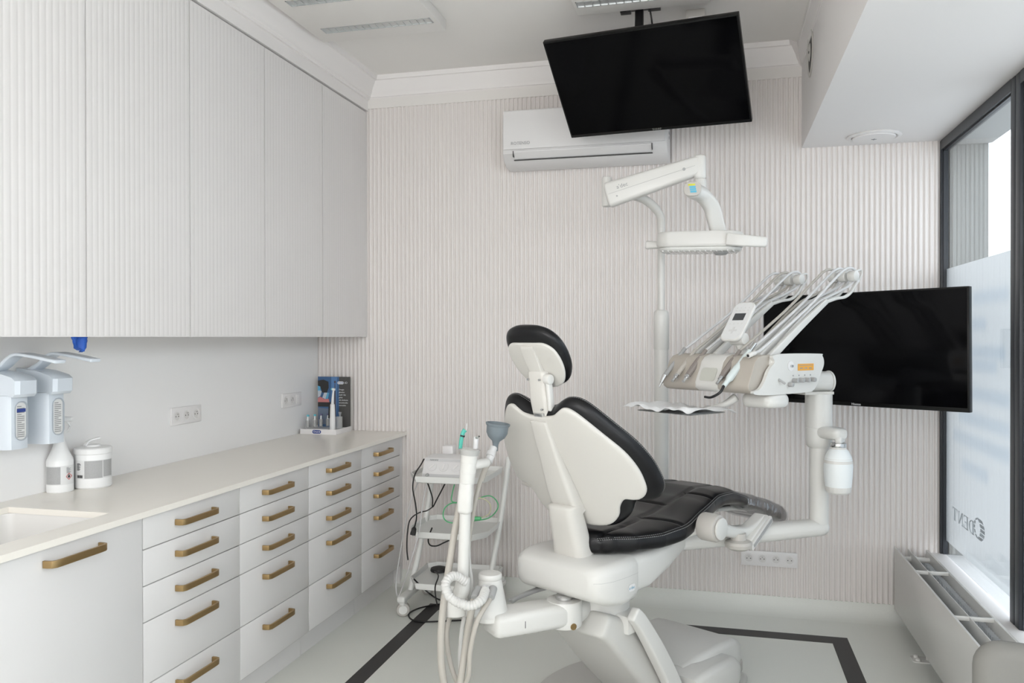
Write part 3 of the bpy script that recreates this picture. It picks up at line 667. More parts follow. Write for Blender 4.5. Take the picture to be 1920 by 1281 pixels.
# ------------------------------------------------------------------ ceiling light panels
def lpanel(name, label, x0, x1, y0, y1, strips):
    r = thing(name, label, 'ceiling light', ((x0+x1)/2, (y0+y1)/2, 3.03), group='surface ceiling light panels')
    part('housing', B(x0, x1, y0, y1, 3.034, CZ, bev=.003), ceilp, r)
    for (a0, a1, c0, c1) in strips:
        b = NB(); n = 16; p = (a1-a0)/n
        box(b, a0, a1, c0, c0+.004, 3.030, 3.0345); box(b, a0, a1, c1-.004, c1, 3.030, 3.0345); box(b, a0, a0+.004, c0, c1, 3.030, 3.0345); box(b, a1-.004, a1, c0, c1, 3.030, 3.0345)
        for q_ in range(n):
            xx = a0+p*q_; loft(b, [[V((xx+.003, c0+.004, 3.0335)), V((xx+p-.003, c0+.004, 3.0335)), V((xx+p-.003, c1-.004, 3.0335)), V((xx+.003, c1-.004, 3.0335))], [V((xx+.008, c0+.012, 3.0335)), V((xx+p-.008, c0+.012, 3.0335)), V((xx+p-.008, c1-.012, 3.0335)), V((xx+.008, c1-.012, 3.0335))]], cap=False)
            box(b, xx+p-.002, xx+p+.002, c0, c1, 3.030, 3.0342)
        lv = part('louvre', b, louvm, r); b = B(a0+.002, a1-.002, c0+.002, c1-.002, 3.0332, 3.0338); part('reflector', b, louvm, lv)
lpanel('ceiling_light', 'white surface ceiling light panel with louvre strips, over the worktop side', -1.985, -1.315, 2.3, 3.885, [(-1.91, -1.34, 3.705, 3.765), (-1.91, -1.34, 3.36, 3.42), (-1.91, -1.34, 2.9, 2.96)])
lpanel('ceiling_light', 'white surface ceiling light panel partly hidden above the ceiling television', -.645, -.03, 2.3, 3.86, [(-.63, -.05, 3.70, 3.76), (-.63, -.05, 3.36, 3.42)])

# air valves
r = thing('air_valve', 'round white air valve on the side of the ceiling bulkhead', 'air valve', (SX, 4.22, 2.9))
b = NB(); t = [(.118, 0), (.12, .003), (.114, .006), (.104, .006), (.098, .003), (.096, .001)]; lathe(b, t, (SX-.0005, 4.225, 2.89), (-1, 0, 0), seg=44, cap=False); part('rim', b, plast2, r)
b = NB(); lathe(b, [(.097, .0012), (.001, .0012)], (SX, 4.225, 2.89), (-1, 0, 0), seg=40, cap=False); part('throat', b, mat('valve_recess_shade', (.09, .09, .085), .6), r)  # flat disc coloured dark to paint the shade of a recess
b = NB(); lathe(b, [(.02, .0015), (.040, .003), (.044, .005), (.040, .007), (.012, .008), (.001, .008)], (SX, 4.225, 2.89), (-1, 0, 0), seg=40); part('disc', b, plast2, r)
part('screw', cyl(NB(), (SX-.008, 4.225, 2.89), (SX-.011, 4.225, 2.89), .006, 12), txtd, r)
r = thing('air_valve', 'round white flat air valve under the ceiling bulkhead near the window', 'air valve', (.77, 4.45, SZ))
cxy = (.772, 4.47)
b = NB(); lathe(b, [(.128, 0), (.13, .004), (.12, .010), (.112, .010), (.105, .003), (.105, .0)], (*cxy, SZ), (0, 0, -1), seg=48, cap=False); part('rim', b, soffp, r)
b = NB(); lathe(b, [(.098, 0), (.103, .008), (.10, .014), (.001, .017)], (*cxy, SZ), (0, 0, -1), seg=48); part('disc', b, soffp, r)
b = NB(); box(b, cxy[0]-.012, cxy[0]+.012, cxy[1]-.003, cxy[1]+.003, SZ-.0185, SZ-.016); box(b, cxy[0]-.003, cxy[0]+.003, cxy[1]-.012, cxy[1]+.012, SZ-.0185, SZ-.016); part('screw', b, txtg, r)

# ------------------------------------------------------------------ radiator
r = thing('radiator', 'long white flat panel radiator below the window', 'radiator', (.98, 3.4, 0))
ry0, ry1, rz0, rz1 = 2.1, 4.60, .085, .405
part('front_panel', B(.895, .905, ry0, ry1, rz0, rz1, bev=.0015), radm, r)
for nm, x, t in (('middle_panel', .957, .004), ('rear_panel', 1.043, .010)): part(nm, B(x, x+t, ry0+.01, ry1-.01, rz0+.01, rz1-.003, bev=.001), radm, r)
def fins(x0, x1):
    b = NB(); y = ry0+.02; line = []
    k = 0
    while y < ry1-.02:
        line += [(x0, y), (x0, y+.009), (x1, y+.0125), (x1, y+.0215)]; y += .025
    lo = [b.verts.new(V((x, yy, rz0+.03))) for x, yy in line]; hi = [b.verts.new(V((x, yy, rz1-.05))) for x, yy in line]
    for i in range(len(lo)-1): b.faces.new((lo[i], lo[i+1], hi[i+1], hi[i]))
    return b
part('convector_fins', fins(.908, .928), radin, r); part('convector_fins', fins(1.018, 1.040), radin, r)
for y in (2.35, 2.9, 3.53, 4.17):
    part('spacer_bar', B(.903, 1.045, y-.006, y+.006, rz1-.018, rz1-.002, bev=.0015), radm, r)
b = NB(); cyl(b, (.905, 4.52, .365), (1.05, 4.52, .365), .014); cyl(b, (.955, 4.52, .365), (.985, 4.52, .365), .02, bev=.004); part('header_pipe', b, radm, r)
for y in (2.6, 4.12):
    b = NB(); cyl(b, (.945, y, .004), (.945, y, .10), .008); prism(b, [(p[0]+.935, p[1]+y) for p in rrect(.12, .075, .012)], lambda x, yy: V((x, yy, 0.0)), lambda x, yy: V((x, yy, .005)))
    for dx, dy in ((-.035, -.02), (-.035, .02)): lathe(b, [(.012, 0), (.011, .01), (.004, .014)], (.935+dx, y+dy, .004), seg=14)
    part('foot_bracket', b, radm, r)

# ------------------------------------------------------------------ grey stool at the right edge
r = thing('stool', 'grey upholstered stool back in front of the radiator, cut by the lower right corner', 'stool', (.65, 1.4, 0), rot=0)
b = NB(); c = at(1985, 1210, D=1.55); c.z -= .13
rt = V((.985, -.17, 0)); 
o = rrect(.29, .25, .05, 6)
pillow(b, o, (0, 0), .03, .03, lambda x, y, f: c+rt*x+V((0, 0, y))+V((.17, .985, 0))*(f-.5*x*x), edge=.22)
part('backrest', b, stoolm, r)
b = NB(); tube(b, [c+V((.0, .02, -.08)), c+V((0, .06, -.18)), c+V((0, -.02, -.27)), c+V((0, -.2, -.30))], .014); part('back_support', b, metalp, r)
sc_ = c+V((.0, -.26, 0)); b = NB(); lathe(b, [(.17, 0), (.185, .01), (.19, .04), (.17, .07), (.05, .08), (.001, .08)], (sc_.x, sc_.y, .39), seg=40); part('seat', b, stoolm, r)
part('gas_post', cyl(NB(), (sc_.x, sc_.y, .07), (sc_.x, sc_.y, .39), .025), metalp, r)
for k in range(5):
    a = 2*PI*k/5+.3; e = V((sc_.x+.24*math.cos(a), sc_.y+.24*math.sin(a), .065)); part('leg', bar(NB(), [(sc_.x, sc_.y, .09), e], .04, .025, sm=0), metalp, r)
    part('castor', cyl(NB(), e+V((-.018, 0, -.038)), e+V((.018, 0, -.038)), .026, 16), blkrub, r)

# ------------------------------------------------------------------ dental chair
AL = math.radians(30); CU = V((math.sin(AL), math.cos(AL), 0)); CV = V((math.cos(AL), -math.sin(AL), 0)); C0 = V((-.538, 2.959, 0))
def c(s, t, z): return C0+CU*s+CV*t+V((0, 0, z))
chair = thing('dental_chair', 'reclined dental chair with black leather cushions and white back shell', 'dental chair', tuple(c(.35, 0, 0)), rot=PI/2-AL)
BA = V((-.484, 0, .875)).normalized(); BN_ = V((.875, 0, .484)).normalized(); BO = (.07, .816); KB = .6
def bk(t, h, off):
    s = BO[0]+BA.x*h+BN_.x*(KB*t*t+off); z = BO[1]+BA.z*h+BN_.z*(KB*t*t+off); return c(s, t, z)
half = [(0, -.012), (.08, -.012), (.14, -.002), (.185, .035), (.205, .08), (.235, .112), (.285, .108), (.315, .135), (.32, .18), (.312, .24), (.285, .31), (.235, .385), (.178, .462), (.145, .492), (.12, .497), (.098, .485), (.07, .468), (.03, .461)]
def sym(h): return h+[(0, .46)]+[(-x, y) for x, y in h[::-1][:-1]]
shell = spline2(sym(half), 4)
pillow(b := NB(), shell, (0, .24), .016, .008, bk, edge=.05, rings=3); part('back_shell', b, plast2, chair, smooth=60)
halfb = [(0, -.035), (.09, -.035), (.15, -.02), (.2, .02), (.23, .07), (.26, .09), (.31, .085), (.338, .12), (.34, .17), (.328, .24), (.297, .32), (.247, .40), (.195, .475), (.16, .507), (.122, .515), (.088, .502), (.06, .485), (.03, .478)]
blk_o = spline2([(x, y) for x, y in sym(halfb) if not (x == 0 and y == .46)][:18]+[(0, .477)]+[(-x, y) for x, y in halfb[::-1][:-1]], 4)
pillow(b := NB(), blk_o, (0, .24), .035, .035, lambda t, h, o: bk(t*1.04, h, o+.038), edge=.16, rings=7); part('back_cushion', b, leather, chair, smooth=70)
def oline(out, cx, rho, off, fn, r, m, nm, parent, a0=0, a1=None, step=1):
    P = [fn(cx[0]+(x-cx[0])*rho*1.04, cx[1]+(y-cx[1])*rho, off) for x, y in out]; P = P+[P[0]]
    return part(nm, tube(NB(), P[a0:a1], r, seg=5, sm=0), m, parent)
cu = [o for o in chair.children if o.name.startswith('back_cushion')]
cushion_o = bpy.data.objects['back_cushion']
oline(blk_o, (0, .24), .99, .0505, bk, .0014, seamm, 'piping', cushion_o)
def stitches(P, nm, parent, L=.0045, g=.0035, r=.0008):
    b = NB(); acc = 0; on = True; cur = [P[0]]
    D_ = [0]
    for i in range(1, len(P)): D_.append(D_[-1]+(P[i]-P[i-1]).length)
    def pos(s):
        for i in range(1, len(P)):
            if D_[i] >= s: return P[i-1].lerp(P[i], (s-D_[i-1])/max(1e-9, D_[i]-D_[i-1]))
        return P[-1]
    s = 0
    while s < D_[-1]-L:
        a, q_ = pos(s), pos(s+L); d = (q_-a).normalized(); u_ = d.orthogonal().normalized()*r; w_ = d.cross(u_)
        loft(b, [[a+u_, a+w_, a-u_, a-w_], [q_+u_, q_+w_, q_-u_, q_-w_]]); s += L+g
    return part(nm, b, stitch, parent)
for rho, off in ((.997, .0458), (.982, .0552)):
    stitches([bk(x*rho*1.04, .24+(y-.24)*rho, off) for x, y in blk_o]+[bk(blk_o[0][0]*rho*1.04, .24+(blk_o[0][1]-.24)*rho, off)], 'stitching', cushion_o)
# spine of the backrest
b = NB(); bar(b, [c(.055, 0, .64), c(.03, 0, .74), c(.0, 0, .84), c(-.01, 0, .885)], [.155, .14, .125, .125], [.10, .09, .09, .08], rad=.35, up=tuple(CU), endr=.2); part('spine_lower', b, plast2, chair, smooth=50)
b = NB(); bar(b, [bk(0, .06, -.02), bk(0, .15, -.022), bk(0, .30, -.015), bk(0, .445, -.006)], [.125, .12, .09, .075], [.06, .055, .035, .02], rad=.35, up=tuple(CU), endr=.25); part('spine_upper', b, plast2, chair, smooth=50)
b = NB(); bar(b, [bk(0, .44, .006), bk(0, .47, .01)], .05, .02, sm=0, endr=0, up=tuple(CU)); part('headrest_hinge', b, metalp, chair)
b = NB(); bar(b, [c(-.125, 0, 1.222), c(-.137, 0, 1.28), c(-.15, 0, 1.375)], [.07, .078, .078], [.045, .05, .045], rad=.3, up=tuple(CU)); arm_ = part('headrest_arm', b, plast2, chair, smooth=50)
b = NB()
for t_, z_ in ((.024, 1.35), (.024, 1.245), (-.03, 1.35)): cyl(b, c(-.168+(1.33-z_)*.12, t_, z_), c(-.1755+(1.33-z_)*.12, t_, z_), .004, 10)
part('screw', b, metalp, arm_)
b = NB(); bar(b, [c(-.135, .045, 1.245), c(-.145, .047, 1.30), c(-.155, .049, 1.345)], .018, .026, up=tuple(CU)); cyl(b, c(-.155, .035, 1.352), c(-.155, .062, 1.352), .019, 20, bev=.005); part('release_latch', b, plast, arm_)
# headrest
HA = V((-.593, 0, .805)); HN = V((.805, 0, .593)); HO = (-.112, 1.338)
def hk(t, h, off):
    q_ = .5*t*t+off; return c(HO[0]+HA.x*h+HN.x*q_, t, HO[1]+HA.z*h+HN.z*q_)
hh = [(0, -.025), (.045, -.022), (.085, .0), (.113, .05), (.122, .11), (.115, .165), (.09, .205), (.05, .226)]
ho = spline2(hh+[(0, .231)]+[(-x, y) for x, y in hh[::-1][:-1]], 5)
pillow(b := NB(), ho, (0, .105), .030, .022, lambda t, h, o: hk(t*1.06, h, o+.024), edge=.24, rings=8); hc = part('headrest_cushion', b, leather, chair, smooth=75)
hp = spline2([(0, -.018), (.04, -.016), (.076, .004), (.098, .05), (.104, .10), (.096, .145), (.07, .172), (.03, .176), (-.03, .176), (-.07, .172), (-.096, .145), (-.104, .10), (-.098, .05), (-.076, .004), (-.04, -.016)], 4)
pillow(b := NB(), hp, (0, .09), .006, .006, lambda t, h, o: hk(t*1.12, h, o), edge=.05, rings=3); part('headrest_plate', b, plast2, hc, smooth=60)
b = NB(); bar(b, [hk(0, .0, -.018), hk(0, .10, -.012), hk(0, .165, -.008)], [.055, .06, .06], [.03, .014, .006], up=tuple(CU), rad=.2); part('slide_track', b, plast2, hc)
bar(b := NB(), [c(-.15, 0, 1.365), hk(0, .02, -.012)], .05, .03, sm=0, up=tuple(CU)); part('headrest_pivot', b, plast2, arm_)
stitches([hk(x*.97*1.06, .105+(y-.105)*.97, .0395) for x, y in ho+[ho[0]]], 'stitching', hc)
# seat cushion
def lerpT(T, s):
    for i in range(1, len(T)):
        if s <= T[i][0]:
            f = (s-T[i-1][0])/(T[i][0]-T[i-1][0]); f = f*f*(3-2*f)*.5+f*.5; return T[i-1][1]+(T[i][1]-T[i-1][1])*f
    return T[-1][1]
HW = [(.045, .08), (.07, .11), (.1, .145), (.17, .205), (.27, .255), (.38, .272), (.55, .245), (.75, .21), (.95, .185), (1.06, .172)]
ZT = [(.045, .775), (.10, .785), (.2, .785), (.4, .805), (.6, .842), (.74, .862), (.88, .852), (1.0, .815), (1.06, .79)]
ZB = [(.045, .705), (.1, .700), (.3, .703), (.5, .722), (.66, .757), (.8, .775), (.95, .762), (1.06, .735)]
def groove(s, t):
    a = abs(t); g = 0
    def gs(d, w=.007): return math.exp(-(d/w)**2)
    if s > .02: g = max(g, gs(a-(.105-.02*s)))
    if a > .1: g = max(g, gs(s-(.33+.3*(a-.1))), gs(s-(.66+.15*(a-.1))))
    else: g = max(g, gs(s-.5), gs(s-.93))
    return g
def cushion(s0, s1, HW, ZT, ZB, n, m=72, gr=True, grow=0, ends=.02):
    rings = []; h_ = 44
    US = [1-(1-abs(-1+2*q_/h_))**1.35 for q_ in range(h_+1)]; US = [math.copysign(u_, -1+2*q_/h_) for q_, u_ in enumerate(US)]
    CS = [(u_, math.sqrt(max(0, 1-min(1, abs(u_)**(1/.42))**2)), 1) for u_ in US]; CS += [(a_, b_, -1) for a_, b_, _ in CS[::-1][1:-1]]
    for i in range(n+1):
        s = s0+(s1-s0)*i/n; hw = lerpT(HW, s)+grow; zt = lerpT(ZT, s)+grow; zb = lerpT(ZB, s)-grow
        e = min(1, (s-s0+.0005)/ends, (s1-s+.0005)/ends); e = math.sqrt(max(0.0, 1-(1-e)**2)); zc = (zt+zb)/2
        ring = []
        for u_, sa, sg_ in CS:
            x = hw*u_*(1-(1-e)*.10); z = (zt-zc)*sg_*sa**.62; sa *= sg_
            if sa > .25 and gr:
                z -= .009*groove(s, x)*min(1, (sa-.25)*4)
                z -= .012*(abs(x)/hw)**2*0+.010*(1-(x/hw)**2)*0
            ring.append(c(s, x, zc+z*(.15+.85*e)))
        rings.append(ring)
    return loft(NB(), rings)
seat = part('seat_cushion', cushion(.045, 1.06, HW, ZT, ZB, 240), leather, chair, smooth=75)
def side(off, zf):
    P = []
    for sgn in (1,):
        for i in range(70):
            s = .06+.99*i/69; zt, zb = lerpT(ZT, s), lerpT(ZB, s); a = math.asin(min(1, max(0, zf)))**1
            P.append(c(s, (lerpT(HW, s)*abs(math.cos(a))**.42+off)*sgn, (zt+zb)/2+(zt-zb)/2*abs(math.sin(a))**.62))
    return P
part('piping', tube(NB(), side(-.0005, .34), .0022, seg=5, sm=0), seamm, seat)
stitches(side(.0008, .28), 'stitching', seat); stitches(side(-.0002, .42), 'stitching', seat)
HW2 = [(1.045, .168), (1.15, .162), (1.3, .155), (1.45, .145), (1.53, .13)]; ZT2 = [(1.045, .800), (1.15, .778), (1.3, .738), (1.45, .690), (1.53, .655)]; ZB2 = [(1.045, .728), (1.15, .700), (1.3, .652), (1.45, .602), (1.53, .580)]
toe = part('toe_cushion', cushion(1.045, 1.525, HW2, ZT2, ZB2, 40, gr=False, ends=.03), leather, chair, smooth=75)
bm = cushion(1.035, 1.533, [(a, b_) for a, b_ in HW2], [(a, b_) for a, b_ in ZT2], [(a, b_-.003) for a, b_ in ZB2], 40, m=48, gr=False, grow=.003, ends=.02)
for v in bm.verts: v.co += V((math.sin(v.co.x*61+v.co.z*40), math.sin(v.co.y*53), math.sin(v.co.x*47+v.co.y*39)))*.0014
part('plastic_cover', bm, wrapm, toe, smooth=180, label='clear plastic protective cover over the foot end')
# seat frame, side panels, rear housing
b = NB()
fr_ = [(.12, .56, .695, .205), (.25, .565, .70, .205), (.4, .60, .712, .19), (.55, .645, .735, .17), (.72, .715, .765, .14), (.85, .75, .775, .12)]
loft(b, [[c(s, x, (z0+z1)/2+y) for x, y in rrect(2*hw, z1-z0, min(.03, (z1-z0)*.4))] for s, z0, z1, hw in fr_]); part('seat_frame', b, plast, chair, smooth=50)
b = NB(); rh = [(-.075, .60, .668, .155), (-.07, .585, .68, .18), (-.05, .568, .69, .2), (.0, .548, .697, .215), (.08, .535, .700, .217), (.145, .54, .700, .212), (.157, .55, .70, .208)]
loft(b, [[c(s, x, (z0+z1)/2+y) for x, y in rrect(2*hw, z1-z0, min(.04, (z1-z0)*.45), 6)] for s, z0, z1, hw in rh]); hs = part('rear_housing', b, plast, chair, smooth=50)
part('housing_seam', loft(NB(), [[c(s, sg*(hw+.0006), .6424), c(s, sg*(hw+.0006), .6432)] for s, z0, z1, hw in rh[1:]], cap=False, cyc=False) if (sg := 1) else None, dgrey, hs)
M = basis(c(.105, .2175, .60), CU, (0, 0, 1), CV)
prism(b := NB(), rrect(.042, .026, .0125, 6), lambda x, y: M @ V((x, y, 0)), lambda x, y: M @ V((x, y, .0012))); lp = part('logo_plate', b, lacq, hs)
part('logo', text(NB(), 'a·dec', .016, M @ Matrix.Translation((0, 0, .0014)), .0002), bluelog, lp)
b = NB(); bar(b, [c(.03, -.13, .545), c(-.03, -.14, .54), c(-.10, -.15, .532), c(-.14, -.15, .527)], [.035, .025, .022, .028], .014, up=(0, 0, 1)); part('release_lever', b, dgrey, chair)
b = NB(); q_ = at(1003, 906, D=3.22); bar(b, [q_-CV*.045, q_, q_+CV*.06+CU*.03], [.05, .07, .05], [.022, .028, .02], endr=1)
part('side_control_pad', b, greyp, chair)
# turntable and lift
part('turntable', lathe(NB(), [(.095, .39), (.112, .40), (.118, .42), (.118, .525), (.10, .545)], c(.19, 0, 0), seg=44), plast, chair)
part('lift_hinge', box(NB(), -.05, .05, -.05, .05, .40, .47, bev=.01, M=Matrix.Translation(c(.2, .12, 0)) @ Matrix.Rotation(PI/2-AL, 4, 'Z')), plast, chair)
b = NB(); bar(b, [c(.07, 0, .445), c(.14, 0, .40), c(.24, 0, .30), c(.36, 0, .18), c(.50, 0, .05)], [.27, .30, .31, .32, .32], [.09, .12, .13, .13, .13], rad=.25, up=tuple(CU), endr=.3); part('lift_shell', b, castp, chair, smooth=50)
b = NB(); bar(b, [c(.155, .19, .485), c(.20, .19, .44), c(.30, .19, .31), c(.39, .19, .18), c(.46, .19, .06)], [.035, .04, .045, .045, .045], [.055, .06, .07, .075, .075], rad=.25, up=tuple(CU)); part('lift_arm', b, plast, chair)
b = NB(); bar(b, [c(.22, -.17, .46), c(.33, -.17, .33), c(.52, -.17, .08)], .03, .05, up=tuple(CU)); part('lift_arm', b, castp, chair)
# base
def plate(pts, z0, z1, m, nm, edge=.08):
    pillow(b := NB(), spline2(pts, 5), (sum(p[0] for p in pts)/len(pts), sum(p[1] for p in pts)/len(pts)), (z1-z0)/2, (z1-z0)/2, lambda s, t, o: c(s, t, (z0+z1)/2+o), edge=edge, rings=6); return part(nm, b, m, chair, smooth=60)
plate([(-.12, -.2), (.1, -.3), (.35, -.41), (.62, -.40), (.75, -.22), (.98, -.17), (1.0, .14), (.9, .24), (.5, .33), (.1, .28), (-.12, .18), (-.16, 0)], 0.0, .028, castp, 'base_plate', .03)
b = NB(); bb = [(.50, .02, .150, .22, .03), (.54, .02, .160, .225, .03), (.6, .02, .168, .23, .03), (.80, .02, .160, .225, .035), (.845, .02, .14, .215, .04), (.86, .02, .11, .205, .04)]
loft(b, [[c(s, x+.03, (z0+z1)/2+y) for x, y in rrect(2*hw, z1-z0, r_, 6)] for s, z0, z1, hw, r_ in bb]); part('base_cover', b, plast, chair, smooth=60)
b = NB(); bb = [(.55, .02, .165, .20), (.65, .02, .185, .21), (.80, .02, .19, .215), (.93, .02, .182, .212), (.98, .02, .165, .205), (1.005, .02, .13, .195), (1.012, .02, .08, .19)]
loft(b, [[c(s, x-.035, (z0+z1)/2+y) for x, y in rrect(2*hw, z1-z0, .03 if z1 > .1 else .02, 6)] for s, z0, z1, hw in bb]); part('base_end_cover', b, plast, chair, smooth=60)
b = NB(); loft(b, [[c(s, x-.035, .045+y) for x, y in rrect(2*hw, .052, .01)] for s, hw in ((.8, .222), (.95, .218), (1.0, .205), (1.015, .195))]); part('base_skirt', b, greyp, chair)
# armrest
b = NB(); cyl(b, c(.50, .265, .765), c(.50, .345, .765), .054, 40, bev=.012); ar = part('armrest_hub', b, greyp, chair)
part('hub_cap', cyl(NB(), c(.50, .346, .765), c(.50, .356, .765), .043, 40, bev=.004), plast, ar)
b = NB(); bar(b, [c(.54, .315, .755), c(.63, .32, .728), c(.71, .325, .716), c(.77, .33, .726), c(.84, .335, .755)], [.05, .05, .055, .06, .06], [.055, .045, .04, .035, .03], rad=.35); part('armrest_arm', b, plast, ar)
b = NB(); bar(b, [c(.685, .378, .665), c(.85, .378, .752)], .012, .03, rad=.2); bar(b, [c(.70, .35, .685), c(.84, .35, .758)], .05, .022, rad=.3); part('armrest_end', b, plast, ar)
part('grip_stripe', bar(NB(), [c(.695, .3855, .670), c(.845, .3855, .749)], .002, .012, rad=.2), dgrey, ar)
b = NB(); lathe(b, [(.001, -.045), (.035, -.045), (.05, -.036), (.055, -.022), (.05, -.012), (.03, -.006), (.03, .02)], c(.66, .335, .700), (0, 0, 1), seg=32); part('armrest_knob', b, greyp, ar)
bar(b := NB(), [c(.42, .14, .70), c(.46, .20, .725), c(.50, .27, .762)], .05, .035); part('armrest_bracket', b, plast, ar)
b = NB(); bar(b, [c(.95, 0, .73), c(1.1, 0, .715), c(1.25, 0, .68), c(1.38, 0, .635)], [.16, .17, .16, .12], [.02, .022, .02, .015]); bar(b, [c(.62, 0, .70), c(.8, 0, .735), c(.98, 0, .735)], .14, .05); part('toe_support', b, plast, chair)

# ------------------------------------------------------------------ delivery unit
HO_ = V((.144, 3.129, 0)); HAx = V((-.777, .629, 0)).normalized(); HBx = V((.629, .777, 0)).normalized()
def hd(a, b_, z): return HO_+HAx*a+HBx*b_+V((0, 0, z))
cx, cy = .414, 3.637
du = thing('delivery_unit', 'white dentist delivery unit on a tall column at the foot side of the chair', 'dental unit', (cx, cy, .66))
b = NB(); bar(b, [c(.50, .08, .675), V((.05, 3.47, .682)), V((cx, cy, .700))], [.12, .10, .085], [.085, .075, .07], rad=.48, endr=1); part('support_arm', b, plast, du)
part('column', cyl(NB(), (cx, cy, .71), (cx, cy, 1.06), .039, 40), plast, du)
part('column_sleeve', lathe(NB(), [(.040, 1.035), (.050, 1.045), (.0545, 1.07), (.0545, 1.118), (.0535, 1.119), (.0535, 1.121), (.0545, 1.122), (.0545, 1.262)], (cx, cy, 0), seg=44), plast, du)
R_ = (RT*.97+fw*.24); R_.z = 0; R_.normalize()
b = NB(); J = V((cx-.01, cy, 1.312)); cyl(b, J-R_*.10, J+R_*.055, .043, 36, bev=.003); part('elbow_joint', b, plast, du)
b = NB(); cyl(b, J+R_*.055, J+R_*.064, .046, 36, bev=.003); part('joint_cap', b, plast, du)
b = NB(); bar(b, [J-R_*.085-V((0, 0, .046)), J+R_*.05-V((0, 0, .046))], .10, .012, sm=0, rad=.2); part('joint_plate', b, plast2, du)
b = NB(); bar(b, [J-R_*.07, hd(.05, .30, 1.315)], .08, .06, sm=0); part('head_link', b, plast, du)
# bottle
bx_, by_ = .480, 3.552
b = NB(); bar(b, [(cx, cy-.01, 1.105), (bx_, by_, 1.103)], .075, .05, sm=0, endr=1); bar(b, [(bx_, by_, 1.08), (bx_+.012, by_-.005, 1.08)], .07, .03, sm=0); part('bottle_bracket', b, plast, du)
bt = thing('water_bottle', 'translucent white water bottle hanging from the delivery unit column', 'bottle', (bx_, by_, .86))
b = NB(); lathe(b, [(.040, .862), (.047, .868), (.05, .885), (.055, .93), (.0565, .97), (.054, 1.0), (.050, 1.015), (.040, 1.035), (.030, 1.045), (.028, 1.06)], (bx_, by_, 0), seg=40); bo = part('bottle', b, mat('milky_bottle', (.80, .83, .83), .3), bt)
b = NB(); lathe(b, [(.0565, .986), (.053, 1.004), (.047, 1.02), (.034, 1.038), (.031, 1.046), (.031, 1.05)], (bx_, by_, 0), seg=40, cap=False); part('shoulder', b, plast, bt)
b = NB(); n_ = 36; loft(b, [[V((bx_+rr*math.cos(2*PI*j/72)*(1+.012*(j % 4 < 2)), by_+rr*math.sin(2*PI*j/72)*(1+.012*(j % 4 < 2)), z)) for j in range(72)] for rr, z in ((.041, .8615), (.0475, .868), (.0505, .886), (.0505, .89))]); part('base_cup', b, plast, bt)
part('neck_ring', lathe(NB(), [(.030, 1.0505), (.031, 1.053), (.031, 1.064), (.030, 1.066)], (bx_, by_, 0), seg=36), metalp, bt)
# head
def sect(pts, a0, a1, m, nm, parent=du, sm=50): 
    b = NB(); o = pts; n = len(o); e = .006; cb = (sum(p[0] for p in o)/n, sum(p[1] for p in o)/n)
    def rg(a, k): return [hd(a, cb[0]+(p[0]-cb[0])*k, cb[1]+(p[1]-cb[1])*k) for p in o]
    loft(b, [rg(a0, .97), rg(a0+.002, .99), rg(a0+e, 1), rg(a1-e, 1), rg(a1-.002, .99), rg(a1, .97)]); return part(nm, b, m, parent, smooth=sm)
body = [(.07, 1.290), (.30, 1.290), (.335, 1.295), (.36, 1.315), (.385, 1.355), (.405, 1.385), (.408, 1.405), (.398, 1.422), (.375, 1.43), (.09, 1.43)]
hb = sect(body, 0, .425, plast, 'head_body')
front = [(.10, 1.4325), (.05, 1.432), (.02, 1.424), (.0, 1.405), (-.012, 1.375), (-.028, 1.345), (-.038, 1.322), (-.035, 1.303), (-.015, 1.291), (.03, 1.286), (.09, 1.287)]
sect(front, .012, .155, taupe, 'instrument_tray', hb); sect([(x-.001, z) for x, z in front], .154, .262, plast, 'centre_panel', hb); sect(front, .261, .43, taupe, 'instrument_tray', hb)
edge_ = [(.09, 1.434), (.055, 1.434), (.12, 1.405), (.075, 1.372), (.045, 1.325), (.01, 1.303), (-.03, 1.296), (-.03, 1.286), (.09, 1.283), (.30, 1.285), (.34, 1.291), (.367, 1.313), (.39, 1.352), (.41, 1.383), (.413, 1.405), (.402, 1.425), (.377, 1.434)]
b = NB(); prism(b, spline2([(-.035, 1.300), (-.02, 1.288), (.09, 1.283), (.30, 1.285), (.34, 1.291), (.367, 1.313), (.39, 1.352), (.41, 1.383), (.413, 1.405), (.402, 1.425), (.377, 1.434), (.10, 1.434), (.09, 1.405), (.055, 1.375), (.03, 1.335), (.0, 1.308)], 4), lambda x, z: hd(-.010, x, z), lambda x, z: hd(.004, x, z)); part('end_panel', b, plast, hb)
prism(b := NB(), rrect(.075, .050, .012, 5), lambda x, z: hd(.208+x, -.0355+.5*(z+.026)*.9, 1.356+z), lambda x, z: hd(.208+x, -.0375+.5*(z+.026)*.9, 1.356+z)); part('magnetic_pad', b, windowpad, hb)
b = NB(); [cyl(b, hd(-.011, x, 1.334), hd(-.034, x, 1.334), .0085, 18, bev=.002) for x in (.205, .243, .281, .319)]; 
for i_, x in enumerate((.205, .243, .281, .319)):
    b2 = NB(); cyl(b2, hd(-.011, x, 1.334), hd(-.034, x, 1.334), .0088, 18, bev=.002); part('flow_knob', b2, dgrey, hb)
b.free(); b2 = NB(); cyl(b2, hd(-.011, .178, 1.319), hd(-.03, .178, 1.319), .0088, 18, bev=.002); part('flow_knob', b2, dgrey, hb)
part('toggle_switch', bar(NB(), [hd(-.011, .115, 1.340), hd(-.028, .128, 1.325)], .012, .008, sm=0), dgrey, hb)
M = basis(hd(-.0105, .288, 1.383), HBx, (0, 0, 1), -HAx)
part('warning_label', box(NB(), -.052, .052, -.013, .013, 0, .001, M=M), orange, hb)
b = NB()
for k in range(3): box(b, -.04+k*.03, -.022+k*.03, -.006, -.002, .001, .0016, M=M)
